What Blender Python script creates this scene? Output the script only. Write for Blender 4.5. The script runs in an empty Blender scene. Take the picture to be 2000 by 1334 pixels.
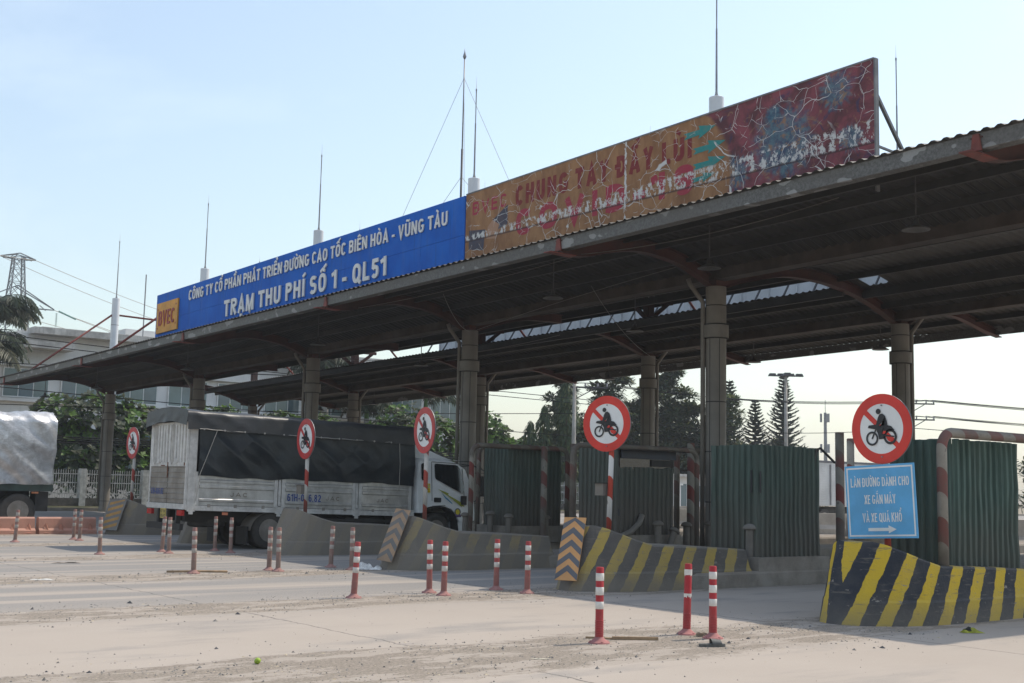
import bpy, math, random
from mathutils import Vector, Matrix, noise as mnoise

SC = bpy.context.scene
COL = SC.collection
R = math.radians
PI = math.pi
random.seed(7)

# ------------------------------------------------------------------ camera
cd = bpy.data.cameras.new('camera')
cd.sensor_width = 36.0
cd.lens = 43.2
cd.clip_start = 0.1
cd.clip_end = 6000
cam = bpy.data.objects.new('camera', cd)
COL.objects.link(cam)
_r = Vector((0.77894, -0.62671, 0.02184))
_u = Vector((-0.09074, -0.07818, 0.99280))
_f = Vector((0.62050, 0.77532, 0.11776))
m = Matrix.Identity(4)
for i in range(3):
    m[i][0] = _r[i]; m[i][1] = _u[i]; m[i][2] = -_f[i]
m[2][3] = 1.55
cam.matrix_world = m
SC.camera = cam

# ------------------------------------------------------------------ world, sun, exposure
W = bpy.data.worlds.new('World')
SC.world = W
W.use_nodes = True
wn = W.node_tree
sky = wn.nodes.new('ShaderNodeTexSky')
sky.sky_type = 'NISHITA'
sky.sun_disc = False
sky.sun_elevation = R(55.2)
sky.sun_rotation = R(96.6)
sky.altitude = 0
sky.air_density = 1.5
sky.dust_density = 1.35
sky.ozone_density = 1.2
hs = wn.nodes.new('ShaderNodeHueSaturation')
hs.inputs['Saturation'].default_value = 0.74
wn.links.new(sky.outputs[0], hs.inputs['Color'])
tn = wn.nodes.new('ShaderNodeMix')            # hazy air: slightly cooler than the clear-sky model
tn.data_type = 'RGBA'; tn.blend_type = 'MULTIPLY'
tn.inputs[0].default_value = 1.0
tn.inputs[7].default_value = (0.95, 1.0, 1.05, 1)
tc = wn.nodes.new('ShaderNodeTexCoord')
cn = wn.nodes.new('ShaderNodeTexNoise'); cn.inputs['Scale'].default_value = 2.4; cn.inputs['Detail'].default_value = 6; cn.inputs['Roughness'].default_value = 0.55; cn.inputs['Distortion'].default_value = 0.6
mpv = wn.nodes.new('ShaderNodeMapping'); mpv.inputs['Scale'].default_value = (1.0, 1.0, 2.4)
wn.links.new(tc.outputs['Generated'], mpv.inputs[0]); wn.links.new(mpv.outputs[0], cn.inputs['Vector'])
cr_ = wn.nodes.new('ShaderNodeMapRange'); cr_.inputs[1].default_value = 0.50; cr_.inputs[2].default_value = 0.78; cr_.inputs[3].default_value = 0.0; cr_.inputs[4].default_value = 0.34
wn.links.new(cn.outputs[0], cr_.inputs[0])
cm = wn.nodes.new('ShaderNodeMix'); cm.data_type = 'RGBA'; cm.inputs[7].default_value = (6.2, 6.6, 7.0, 1)
wn.links.new(cr_.outputs[0], cm.inputs[0]); wn.links.new(hs.outputs[0], cm.inputs[6])
wn.links.new(cm.outputs[2], tn.inputs[6])
wn.links.new(tn.outputs[2], wn.nodes['Background'].inputs[0])
wn.nodes['Background'].inputs[1].default_value = 0.125
sd = bpy.data.lights.new('sun', 'SUN')
sd.energy = 2.5
sd.angle = R(0.6)
sd.color = (1.0, 0.915, 0.79)
sun = bpy.data.objects.new('sun', sd)
COL.objects.link(sun)
sun.rotation_euler = Vector((0.69, -0.08, 1.0)).to_track_quat('Z', 'Y').to_euler()
sun.location = (40, -10, 60)
SC.view_settings.view_transform = 'Standard'
SC.view_settings.look = 'None'
SC.view_settings.gamma = 1.0
SC.view_settings.use_curve_mapping = False
SC.view_settings.exposure = 0.55

# ------------------------------------------------------------------ node helpers
class NT:
    def __init__(s, name):
        s.m = bpy.data.materials.new(name)
        s.m.use_nodes = True
        s.t = s.m.node_tree
        s.b = s.t.nodes['Principled BSDF']
    def node(s, typ, ins=None, **kw):
        n = s.t.nodes.new(typ)
        for k, v in kw.items():
            setattr(n, k, v)
        for k, v in (ins or {}).items():
            s.put(n.inputs[k], v)
        return n
    def put(s, sock, v):
        if hasattr(v, 'links') or isinstance(v, bpy.types.NodeSocket):
            s.t.links.new(v, sock)
        else:
            if isinstance(v, tuple) and len(v) == 3 and sock.type == 'RGBA':
                v = v + (1,)
            sock.default_value = v
    def math(s, op, a, b=0.0, c=0.0, clamp=False):
        n = s.t.nodes.new('ShaderNodeMath'); n.operation = op; n.use_clamp = clamp
        s.put(n.inputs[0], a); s.put(n.inputs[1], b); s.put(n.inputs[2], c)
        return n.outputs[0]
    def mix(s, f, a, b):
        n = s.t.nodes.new('ShaderNodeMix'); n.data_type = 'RGBA'
        s.put(n.inputs[0], f); s.put(n.inputs[6], a); s.put(n.inputs[7], b)
        return n.outputs[2]
    def noise(s, vec, scale, detail=3.0, rough=0.55, dist=0.0):
        n = s.node('ShaderNodeTexNoise', {'Vector': vec, 'Scale': scale, 'Detail': detail, 'Roughness': rough, 'Distortion': dist})
        return n.outputs[0]
    def step(s, x, lo, hi):
        n = s.t.nodes.new('ShaderNodeMapRange'); n.interpolation_type = 'SMOOTHSTEP'
        s.put(n.inputs[0], x); s.put(n.inputs[1], lo); s.put(n.inputs[2], hi)
        n.inputs[3].default_value = 0; n.inputs[4].default_value = 1
        return n.outputs[0]
    def pos(s):
        return s.node('ShaderNodeNewGeometry').outputs['Position']
    def obj(s):
        return s.node('ShaderNodeTexCoord').outputs['Object']
    def sep(s, v):
        n = s.t.nodes.new('ShaderNodeSeparateXYZ'); s.put(n.inputs[0], v); return n.outputs
    def scale(s, v, xyz):
        n = s.t.nodes.new('ShaderNodeVectorMath'); n.operation = 'MULTIPLY'
        s.put(n.inputs[0], v); n.inputs[1].default_value = xyz
        return n.outputs[0]
    def bump(s, h, strength=0.3, dist=0.02):
        n = s.node('ShaderNodeBump', {'Height': h, 'Strength': strength, 'Distance': dist})
        s.put(s.b.inputs['Normal'], n.outputs[0])
    def out(s, col=None, rough=None, metal=None, spec=None):
        if col is not None: s.put(s.b.inputs['Base Color'], col)
        if rough is not None: s.put(s.b.inputs['Roughness'], rough)
        if metal is not None: s.put(s.b.inputs['Metallic'], metal)
        if spec is not None: s.put(s.b.inputs['Specular IOR Level'], spec)
        return s.m

DUST = (0.20, 0.165, 0.13)
def pm(name, col, rough=0.7, var=0.25, scale=4.0, dust=0.0, dustcol=DUST, metal=0.0, bump=0.0, bscale=40.0, streak=0.0, spec=0.4, updust=0.0, stretch=(1, 1, 1)):
    """plain painted / worn surface with blotchy colour, a film of dust, vertical streaks"""
    t = NT(name)
    p = t.pos()
    ps = t.scale(p, stretch) if stretch != (1, 1, 1) else p
    n1 = t.noise(ps, scale, 5, 0.6)
    dark = tuple(c * (1 - var) for c in col)
    lite = tuple(min(1, c * (1 + var * 0.6)) for c in col)
    c = t.mix(t.step(n1, 0.3, 0.7), dark, lite)
    if streak:
        n2 = t.noise(t.scale(p, (9, 9, 0.5)), 1.0, 4, 0.6)
        c = t.mix(t.math('MULTIPLY', t.step(n2, 0.5, 0.75), streak), c, tuple(x * 0.35 for x in col))
    if dust or updust:
        n3 = t.noise(p, scale * 0.6, 6, 0.65)
        f = t.math('ADD', t.math('MULTIPLY', t.step(n3, 0.25, 0.75), dust), dust * 0.45)
        if updust:
            nz = t.sep(t.node('ShaderNodeNewGeometry').outputs['Normal'])[2]
            f = t.math('ADD', f, t.math('MULTIPLY', t.step(nz, 0.3, 0.9), updust))
        f = t.math('MINIMUM', f, 0.97)
        c = t.mix(f, c, dustcol)
    t.out(c, rough, metal, spec)
    if bump:
        t.bump(t.noise(p, bscale, 4, 0.6), bump, 0.02)
    return t.m

# ------------------------------------------------------------------ mesh helpers
class MB:
    def __init__(s): s.v = []; s.f = []; s.mi = []
    def add(s, v, f, mi=0):
        o = len(s.v); s.v += [tuple(x) for x in v]
        s.f += [tuple(i + o for i in q) for q in f]; s.mi += [mi] * len(f)
        return s
    def box(s, x0, x1, y0, y1, z0, z1, mi=0):
        v = [(x, y, z) for z in (z0, z1) for y in (y0, y1) for x in (x0, x1)]
        return s.add(v, [(0, 2, 3, 1), (4, 5, 7, 6), (0, 1, 5, 4), (2, 6, 7, 3), (0, 4, 6, 2), (1, 3, 7, 5)], mi)
    def bar(s, a, b, w, h, mi=0, up=(0, 0, 1)):
        a = Vector(a); b = Vector(b); d = (b - a).normalized()
        u = Vector(up)
        if abs(d.dot(u)) > 0.98: u = Vector((1, 0, 0))
        r = d.cross(u).normalized(); q = r.cross(d)
        v = []
        for p in (a, b):
            for i, j in ((-1, -1), (1, -1), (1, 1), (-1, 1)):
                v.append(p + r * (i * w / 2) + q * (j * h / 2))
        return s.add(v, [(3, 2, 1, 0), (4, 5, 6, 7), (0, 1, 5, 4), (1, 2, 6, 5), (2, 3, 7, 6), (3, 0, 4, 7)], mi)
    def tube(s, pts, r, n=8, mi=0, cap=True):
        pts = [Vector(p) for p in pts]
        rs = r if isinstance(r, (list, tuple)) else [r] * len(pts)
        v = []; f = []; prev = None
        for i, p in enumerate(pts):
            d = (pts[min(i + 1, len(pts) - 1)] - pts[max(i - 1, 0)]).normalized()
            if prev is None:
                u = Vector((0, 0, 1)) if abs(d.z) < 0.9 else Vector((1, 0, 0))
                a = d.cross(u).normalized()
            else:
                a = (prev - d * prev.dot(d)).normalized()
            prev = a; b = d.cross(a)
            for k in range(n):
                t = 2 * PI * k / n
                v.append(p + (a * math.cos(t) + b * math.sin(t)) * rs[i])
        for i in range(len(pts) - 1):
            for k in range(n):
                k2 = (k + 1) % n
                f.append((i * n + k, i * n + k2, (i + 1) * n + k2, (i + 1) * n + k))
        if cap:
            f.append(tuple(range(n - 1, -1, -1))); o = (len(pts) - 1) * n
            f.append(tuple(o + k for k in range(n)))
        return s.add(v, f, mi)
    def lathe(s, prof, n=16, c=(0, 0, 0), mi=0, axis='z'):
        v = []; f = []
        for r, z in prof:
            for k in range(n):
                t = 2 * PI * k / n
                if axis == 'z': v.append((c[0] + r * math.cos(t), c[1] + r * math.sin(t), c[2] + z))
                else: v.append((c[0] + r * math.cos(t), c[1] + z, c[2] + r * math.sin(t)))
        for i in range(len(prof) - 1):
            for k in range(n):
                k2 = (k + 1) % n
                q = (i * n + k, i * n + k2, (i + 1) * n + k2, (i + 1) * n + k)
                f.append(q if axis == 'z' else q[::-1])
        a = tuple(range(n)); o = (len(prof) - 1) * n; b = tuple(o + k for k in range(n))
        f += [a[::-1], b] if axis == 'z' else [a, b[::-1]]
        return s.add(v, f, mi)
    def prism(s, poly, axis, a0, a1, mi=0):
        """poly in the two remaining axes (x,y,z order), counter-clockwise, pushed along axis"""
        n = len(poly); v = []
        for a in (a0, a1):
            for p, q in poly:
                v.append({'x': (a, p, q), 'y': (p, a, q), 'z': (p, q, a)}[axis])
        f = [tuple(range(n))[::-1], tuple(range(n, 2 * n))]
        for k in range(n):
            k2 = (k + 1) % n
            f.append((k, k2, n + k2, n + k))
        if axis == 'y':
            f = [q[::-1] for q in f]
        return s.add(v, f, mi)
    def grid(s, fn, nu, nv, mi=0, flip=False):
        v = [fn(i / nu, j / nv) for j in range(nv + 1) for i in range(nu + 1)]
        f = []
        for j in range(nv):
            for i in range(nu):
                a = j * (nu + 1) + i
                q = (a, a + 1, a + nu + 2, a + nu + 1)
                f.append(q[::-1] if flip else q)
        return s.add(v, f, mi)
    def map(s, fn): s.v = [tuple(fn(*p)) for p in s.v]; return s
    def build(s, name, mats, parent=None, smooth=False, loc=None, ang=None):
        me = bpy.data.meshes.new(name)
        me.from_pydata(s.v, [], s.f)
        if not isinstance(mats, (list, tuple)): mats = [mats]
        for mm in mats: me.materials.append(mm)
        if len(mats) > 1: me.polygons.foreach_set('material_index', s.mi)
        if smooth: me.polygons.foreach_set('use_smooth', [True] * len(me.polygons))
        if ang is not None:
            try: me.set_sharp_from_angle(angle=R(ang))
            except Exception: pass
        me.update()
        o = bpy.data.objects.new(name, me)
        COL.objects.link(o)
        if parent: o.parent = parent
        if loc: o.location = loc
        return o

def tag(o, label=None, cat=None, group=None, kind=None):
    if label: o['label'] = label
    if cat: o['category'] = cat
    if group: o['group'] = group
    if kind: o['kind'] = kind
    return o
def thing(name, label, cat, loc=(0, 0, 0), rz=0.0, group=None):
    o = bpy.data.objects.new(name, None)
    o.empty_display_size = 0.2
    COL.objects.link(o)
    o.location = loc; o.rotation_euler = (0, 0, rz)
    return tag(o, label, cat, group)
def put_mesh(name, me, parent=None, loc=(0, 0, 0), rot=(0, 0, 0), scl=None):
    o = bpy.data.objects.new(name, me); COL.objects.link(o)
    o.parent = parent; o.location = loc; o.rotation_euler = rot
    if scl: o.scale = scl
    return o
def dup(o, parent=None):
    c = o.copy(); COL.objects.link(c); c.parent = parent
    for ch in list(o.children): dup(ch, c)
    return c

import unicodedata
def _ell(cx, cy, rx, ry, a0, a1, n=14, p=2.5):
    o = []
    for i in range(n + 1):
        a = R(a0 + (a1 - a0) * i / n); c, s = math.cos(a), math.sin(a)
        o.append((cx + rx * math.copysign(abs(c) ** (2 / p), c), cy + ry * math.copysign(abs(s) ** (2 / p), s)))
    return o
def glyph(ch, t):
    """centre-line strokes of a grotesque capital; cap height 1, stroke t; returns (width, [polyline])"""
    h = t / 2; H = 1 - h; m = 0.5
    def V(x, a=0.0, b=1.0): return [(x, a), (x, b)]
    W = {'A': .62, 'B': .56, 'C': .56, 'D': .58, 'E': .48, 'G': .60, 'H': .58, 'I': h * 2, 'J': .44, 'K': .58, 'L': .46, 'M': .72, 'N': .60, 'O': .60, 'P': .54, 'Q': .60, 'R': .58, 'S': .54, 'T': .54, 'U': .58, 'V': .60, 'X': .58, 'Y': .58, 'Z': .5,
         '0': .52, '1': .36, '2': .5, '5': .5, '6': .52, '8': .52, '9': .52, '-': .30, '.': h * 2}.get(ch, .3)
    w = W - h
    S = []
    if ch == 'A': S = [[(h * .8, 0), (W / 2, 1 - h * .3), (W - h * .8, 0)], [(W * .22, .30), (W * .78, .30)]]
    elif ch == 'B': S = [V(h), [(h, H), (w - .2, H)] + _ell(w - .2, (H + .53) / 2, .18, (H - .53) / 2, 90, -90, 8) + [(h, .53)], [(h, .53), (w - .2, .53)] + _ell(w - .2, (h + .53) / 2, .2, (.53 - h) / 2, 90, -90, 8) + [(h, h)]]
    elif ch == 'C': S = [_ell(W / 2, m, W / 2 - h, H - m, 38, 322, 22)]
    elif ch == 'D': S = [V(h), [(h, H), (w - .26, H)] + _ell(w - .26, m, .26, H - m, 90, -90, 12) + [(h, h)]]
    elif ch == 'E': S = [V(h), [(h, H), (W, H)], [(h, .52), (W * .92, .52)], [(h, h), (W, h)]]
    elif ch == 'G': S = [_ell(W / 2, m, W / 2 - h, H - m, 40, 338, 22) + [(w, .46)], [(W * .55, .46), (W, .46)]]
    elif ch == 'H': S = [V(h), V(w), [(h, .52), (w, .52)]]
    elif ch == 'I': S = [V(h)]
    elif ch == 'J': S = [[(w, 1), (w, .3)] + _ell(W / 2, .3, W / 2 - h, .3 - h, 0, -180, 10)]
    elif ch == 'K': S = [V(h), [(h, .36), (w, 1)], [(W * .38, .56), (W - h * .5, 0)]]
    elif ch == 'L': S = [V(h), [(h, h), (W, h)]]
    elif ch == 'M': S = [V(h), V(w), [(h, 1 - h * .3), (W / 2, .06), (w, 1 - h * .3)]]
    elif ch == 'N': S = [V(h), V(w), [(h, 1 - h * .6), (w, h * .6)]]
    elif ch in 'OQ0': S = [_ell(W / 2, m, W / 2 - h, H - m, 90, 450, 28)] + ([[(W * .55, .22), (W, -.04)]] if ch == 'Q' else [])
    elif ch in 'PR':
        S = [V(h), [(h, H), (w - .2, H)] + _ell(w - .2, .72, .2, H - .72, 90, -90, 10) + [(h, .72 - (H - .72))]]
        if ch == 'R': S.append([(W * .45, .44), (W - h * .8, 0)])
    elif ch == 'S': S = [_ell(W / 2, (H + .51) / 2, W / 2 - h, (H - .51) / 2, 28, 270, 14) + _ell(W / 2, (h + .51) / 2, W / 2 - h, (.51 - h) / 2, 90, -152, 14)[1:]]
    elif ch == 'T': S = [V(W / 2), [(0, H), (W, H)]]
    elif ch == 'U': S = [[(h, 1), (h, .34)] + _ell(W / 2, .34, W / 2 - h, .34 - h, 180, 360, 14) + [(w, .34), (w, 1)]]
    elif ch == 'V': S = [[(h * .8, 1), (W / 2, h * .3), (W - h * .8, 1)]]
    elif ch == 'X': S = [[(h * .9, 0), (W - h * .9, 1)], [(h * .9, 1), (W - h * .9, 0)]]
    elif ch == 'Y': S = [[(h * .9, 1), (W / 2, .45), (W - h * .9, 1)], V(W / 2, 0, .45)]
    elif ch == 'Z': S = [[(0, H), (w, H), (h, h), (W, h)]]
    elif ch == '1': S = [V(W - h), [(0, .74), (W - h * 2, .84)]]
    elif ch == '2': S = [_ell(W / 2, .70, W / 2 - h, H - .70, 165, -20, 12) + [(h, h * 1.2)], [(h * .4, h), (W, h)]]
    elif ch == '5': S = [[(W * .92, H), (h * 1.5, H), (h * 1.2, .50)], _ell(W / 2, .33, W / 2 - h, .33 - h, 150, -150, 14)]
    elif ch == '6': S = [_ell(W / 2, .32, W / 2 - h, .32 - h, 90, 450, 18), _ell(W / 2, m, W / 2 - h, H - m, 45, 180, 10) + [(h, .32)]]
    elif ch == '9': S = [_ell(W / 2, .68, W / 2 - h, H - .68, 90, 450, 18), _ell(W / 2, m, W / 2 - h, H - m, 225, 360, 10) + [(w, .68)]]
    elif ch == '8': S = [_ell(W / 2, .74, W / 2 - h * 1.2, H - .74, 90, 450, 16), _ell(W / 2, .27, W / 2 - h, .27 - h, 90, 450, 16)]
    elif ch == '-': S = [[(0, .36), (W, .36)]]
    elif ch == '.': S = [[(h, 0), (h, t)]]
    return W, S
def marks(base, W, combos, t):
    S = []; x = W / 2; y = 1.0 + t * .55; k = t * .75
    circ_ = '\u0302' in combos or '\u0306' in combos
    if '\u0302' in combos: S.append(([(x - .17, y + .02), (x, y + .15), (x + .17, y + .02)], k))
    if '\u0306' in combos: S.append((_ell(x, y + .13, .16, .12, 190, 350, 8, 2), k))
    if circ_: yy, xx = y + .19, x + (.16 if '\u0306' not in combos else .02)
    else: yy, xx = y + .02, x
    for c in combos:
        if c == '\u0300': S.append(([(xx - .12, yy + .17), (xx + .08, yy + .01)], k))
        elif c == '\u0301': S.append(([(xx + .12, yy + .17), (xx - .08, yy + .01)], k))
        elif c == '\u0309': S.append((_ell(xx, yy + .14, .075, .075, 170, -60, 8, 2) + [(xx, yy)], k * .8))
        elif c == '\u0303': S.append(([(xx - .18, yy + .04), (xx - .09, yy + .12), (xx + .09, yy + .04), (xx + .18, yy + .12)], k))
        elif c == '\u0323': S.append(([(x - t * .5, -.17), (x + t * .5, -.17)], t))
        elif c == '\u031b': S.append(([(W - t * .6, .93), (W + .08, .97), (W + .10, 1.12)], k * .9))
    return S
def ribbon(mb, pts, th, y, depth):
    P = []
    for p in pts:
        q = Vector((p[0], 0, p[1]))
        if not P or (q - P[-1]).length > th * 0.04: P.append(q)
    closed = (P[0] - P[-1]).length < th * 0.05
    if closed: P = P[:-1]
    n = len(P); L = []; Rr = []
    for i in range(n):
        a = P[i - 1] if (i or closed) else None
        b = P[(i + 1) % n] if (i < n - 1 or closed) else None
        ds = []
        if a is not None: ds.append((P[i] - a).normalized())
        if b is not None: ds.append((b - P[i]).normalized())
        d = sum(ds, Vector()).normalized() if len(ds) == 2 and sum(ds, Vector()).length > 1e-4 else ds[-1]
        nr = Vector((-d.z, 0, d.x))
        k = 1.0
        if len(ds) == 2:
            k = 1 / max(0.45, abs(nr.dot(Vector((-ds[0].z, 0, ds[0].x)))))
        L.append(P[i] + nr * th / 2 * k); Rr.append(P[i] - nr * th / 2 * k)
    v = []
    for l, r in zip(L, Rr): v += [(l.x, y, l.z), (r.x, y, r.z)]
    f = []; m_ = n if closed else n - 1
    for i in range(m_):
        j = (i + 1) % n
        f.append((2 * i + 1, 2 * j + 1, 2 * j, 2 * i))
    if depth:
        o = 2 * n
        v += [(p[0], p[1] + depth, p[2]) for p in v]
        for i in range(m_):
            j = (i + 1) % n
            f.append((2 * i, 2 * j, o + 2 * j, o + 2 * i)); f.append((2 * j + 1, 2 * i + 1, o + 2 * i + 1, o + 2 * j + 1))
        if not closed:
            f.append((1, 0, o, o + 1)); e = 2 * (n - 1); f.append((e, e + 1, o + e + 1, o + e))
    mb.add(v, f)
def text_mesh(body, u0, u1, z0, caph, depth=0.0, bold=0.165, y=0.0, split=False, slope=0.0):
    """lettering fitted between u0 and u1 on a front-facing (local -Y) sheet; baseline z0, capital height caph.
    returns a list of MB (one, or one per letter)"""
    bold = bold if bold > 0.1 else 0.16
    gap = 0.155; items = []; x = 0.0
    for ch in body:
        if ch == ' ': x += 0.30; continue
        bar = ch in '\u0110\u0111'
        dec = unicodedata.normalize('NFD', 'D' if bar else ch)
        W, S = glyph(dec[0], bold)
        items.append((x, W, S, marks(dec[0], W, dec[1:], bold), bar)); x += W + gap
    tot = x - gap; k = (u1 - u0) / tot
    th = bold * caph * min(1.4, (k / caph) * 0.45 + 0.55)
    out = []; cur = MB(); lay = 0
    for x, W, S, MK, bar in items:
        mb = MB() if split else cur
        if bar: S = S + [[(-.10, .52), (.26, .52)]]
        for q, s in enumerate(S):
            ribbon(mb, [(u0 + (x + p[0]) * k, z0 + p[1] * caph) for p in s], th, y - 0.0003 * q, depth)
        for q, (s, tt) in enumerate(MK):
            ribbon(mb, [(u0 + (x + p[0]) * k, z0 + p[1] * caph) for p in s], th * tt / bold, y - 0.0003 * (q + len(S)), depth)
        if split: out.append(mb)
    if not split: out = [cur]
    if slope:
        for mb in out: mb.v = [(a, b, c + slope * a) for a, b, c in mb.v]
    return out

def rnoise(x, y, z=0.0): return mnoise.noise(Vector((x, y, z)))

# ------------------------------------------------------------------ materials
ISL = [9.3, 14.4, 19.35, 24.2, 29.2, 34.2]          # centre lines of the traffic islands

def road_material():
    t = NT('dusty_road')
    p = t.pos(); x, y, z = t.sep(p)
    warp = t.noise(t.scale(p, (0.35, 1.0, 1)), 0.8, 4, 0.6)
    fine = t.noise(p, 7.0, 5, 0.7)
    wv = t.math('ADD', t.math('MULTIPLY', t.math('SUBTRACT', warp, 0.5), 1.5), t.math('MULTIPLY', t.math('SUBTRACT', fine, 0.5), 0.55))
    yw = t.math('ADD', y, wv)
    # dirt strips in line with the islands
    k = t.math('DIVIDE', t.math('SUBTRACT', yw, 9.15), 4.98)
    d = t.math('MULTIPLY', t.math('ABSOLUTE', t.math('SUBTRACT', t.math('FRACT', t.math('ADD', k, 0.5)), 0.5)), 4.98)
    near = t.step(y, 13.0, 8.0)
    wid = t.math('ADD', 0.62, t.math('MULTIPLY', near, 0.33))
    strip = t.step(t.math('SUBTRACT', d, wid), 0.10, -0.06)
    strip = t.math('MULTIPLY', strip, t.step(y, 7.3, 8.0))
    strip = t.math('MULTIPLY', strip, t.step(y, 37.0, 36.0))
    # wheel tracks: bare asphalt between dusty streaks
    tr = t.noise(t.scale(p, (0.06, 1.6, 1)), 1.0, 4, 0.6, 0.3)
    bare = t.step(tr, 0.38, 0.52)
    farlane = t.step(y, 12.2, 16.5)
    patch = t.step(t.noise(t.scale(p, (0.45, 1.3, 1)), 0.9, 5, 0.6), 0.50, 0.68)
    bare_n = t.math('MULTIPLY', t.math('MULTIPLY', patch, bare), 0.55)
    bare_f = t.math('ADD', t.math('MULTIPLY', bare, 0.72), 0.12)
    bmix = t.math('ADD', t.math('MULTIPLY', bare_n, t.math('SUBTRACT', 1.0, farlane)), t.math('MULTIPLY', bare_f, farlane))
    shade = t.step(x, 10.5, 13.5)                      # canopy shade put into the colour: more dark asphalt from its shadow edge back
    bmix = t.math('MINIMUM', t.math('ADD', bmix, t.math('MULTIPLY', shade, 0.05)), 1.0)
    g1 = t.noise(p, 34.0, 4, 0.7)
    g2 = t.noise(p, 120.0, 3, 0.7)
    big = t.noise(p, 0.5, 4, 0.6)
    dustc = t.mix(big, (0.375, 0.318, 0.265), (0.445, 0.385, 0.328))
    dustc = t.mix(t.math('MULTIPLY', t.step(g2, 0.45, 0.75), 0.25), dustc, (0.33, 0.28, 0.23))
    asph = t.mix(t.step(g1, 0.3, 0.7), (0.185, 0.176, 0.166), (0.285, 0.270, 0.252))
    asph = t.mix(t.math('MULTIPLY', t.step(g2, 0.5, 0.7), 0.6), asph, (0.36, 0.335, 0.30))
    c = t.mix(bmix, dustc, asph)
    # strips: coarse grit, pale powder patches
    pw = t.step(t.noise(t.scale(p, (0.7, 2.0, 1)), 1.6, 6, 0.7), 0.50, 0.55)
    grit = t.mix(t.step(g1, 0.35, 0.65), (0.205, 0.172, 0.138), (0.355, 0.302, 0.248))
    grit = t.mix(t.math('MULTIPLY', t.step(g2, 0.55, 0.7), 0.6), grit, (0.47, 0.40, 0.32))
    grit = t.mix(t.math('MULTIPLY', t.step(t.noise(p, 55.0, 3, 0.8), 0.60, 0.68), 0.5), grit, (0.11, 0.105, 0.10))
    grit = t.mix(t.math('MULTIPLY', pw, 0.85), grit, dustc)
    c = t.mix(strip, c, grit)
    # cracked joints across the lanes
    jw = t.math('MULTIPLY', t.math('SUBTRACT', t.noise(p, 2.2, 4, 0.6), 0.5), 0.22)
    for jx in (6.9, 11.93):
        dj = t.math('ABSOLUTE', t.math('SUBTRACT', t.math('ADD', x, jw), jx))
        jm = t.math('MULTIPLY', t.step(dj, 0.022, 0.006), t.math('SUBTRACT', 0.75, t.math('MULTIPLY', strip, 0.75)))
        c = t.mix(jm, c, (0.13, 0.12, 0.11))
    t.out(c, 0.95, 0.0, 0.15)
    h = t.math('ADD', t.math('MULTIPLY', g1, 0.5), t.math('MULTIPLY', g2, 0.35))
    h = t.math('MULTIPLY', h, t.math('ADD', 0.25, strip))
    t.bump(h, 0.55, 0.03)
    return t.m

def earth_material():
    t = NT('earth'); p = t.pos()
    n = t.noise(p, 0.6, 5, 0.6); g = t.noise(p, 9, 4, 0.7)
    c = t.mix(t.step(n, 0.35, 0.65), (0.26, 0.21, 0.16), (0.34, 0.29, 0.22))
    c = t.mix(t.math('MULTIPLY', t.step(g, 0.5, 0.75), 0.5), c, (0.10, 0.13, 0.05))
    t.out(c, 0.95, 0, 0.1); return t.m

def grass_material():
    t = NT('grass_verge'); p = t.pos()
    n = t.noise(p, 1.3, 5, 0.6)
    c = t.mix(t.step(n, 0.35, 0.65), (0.045, 0.055, 0.025), (0.12, 0.105, 0.065))
    t.out(c, 0.95, 0, 0.1); t.bump(t.noise(p, 30, 3), 0.6, 0.05); return t.m

M = {}
M['road'] = road_material()
M['earth'] = earth_material()
M['grass'] = grass_material()
M['kerb'] = pm('kerb_concrete', (0.25, 0.23, 0.20), 0.9, 0.35, 3.0, dust=0.35, bump=0.5, updust=0.35, dustcol=(0.27, 0.22, 0.175))
M['concrete'] = pm('pale_concrete', (0.42, 0.38, 0.33), 0.9, 0.25, 2.0, dust=0.2, bump=0.4, dustcol=(0.45, 0.36, 0.28))
M['col'] = pm('column_cladding', (0.215, 0.195, 0.168), 0.6, 0.22, 1.2, dust=0.25, bump=0.1, streak=0.25, dustcol=(0.16, 0.135, 0.108))
M['seam'] = pm('dark_seam', (0.05, 0.047, 0.042), 0.8, 0.2, 3)
M['redox'] = pm('red_oxide_steel', (0.10, 0.026, 0.019), 0.7, 0.35, 2.0, dust=0.45, dustcol=(0.045, 0.035, 0.028))
M['redtip'] = pm('red_bracket_paint', (0.20, 0.03, 0.02), 0.6, 0.35, 4.0, dust=0.12)
M['galv'] = None
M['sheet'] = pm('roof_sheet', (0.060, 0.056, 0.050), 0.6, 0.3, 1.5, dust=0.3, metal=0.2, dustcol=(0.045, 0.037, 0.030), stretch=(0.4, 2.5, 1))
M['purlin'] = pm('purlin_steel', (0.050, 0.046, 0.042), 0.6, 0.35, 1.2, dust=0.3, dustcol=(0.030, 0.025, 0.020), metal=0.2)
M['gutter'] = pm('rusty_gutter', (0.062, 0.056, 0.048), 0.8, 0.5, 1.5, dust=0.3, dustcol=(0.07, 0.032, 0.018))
M['whitecl'] = pm('white_cladding', (0.72, 0.73, 0.74), 0.4, 0.08, 1.2, streak=0.12)
M['rod'] = pm('grey_rod', (0.28, 0.28, 0.29), 0.5, 0.2, 3, metal=0.4)
M['dkrod'] = pm('dark_rod', (0.06, 0.06, 0.065), 0.6, 0.2, 3)
M['white'] = pm('white_paint', (0.72, 0.72, 0.70), 0.5, 0.12, 3.0, dust=0.08)
M['wsign'] = pm('white_sign_face', (0.78, 0.78, 0.76), 0.4, 0.06, 3.0, dust=0.03)
M['black'] = pm('black_paint', (0.02, 0.021, 0.025), 0.5, 0.2, 3.0, dust=0.03)
M['tyre'] = pm('tyre_rubber', (0.03, 0.03, 0.03), 0.85, 0.3, 6.0, dust=0.35, dustcol=(0.14, 0.12, 0.10))
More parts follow.
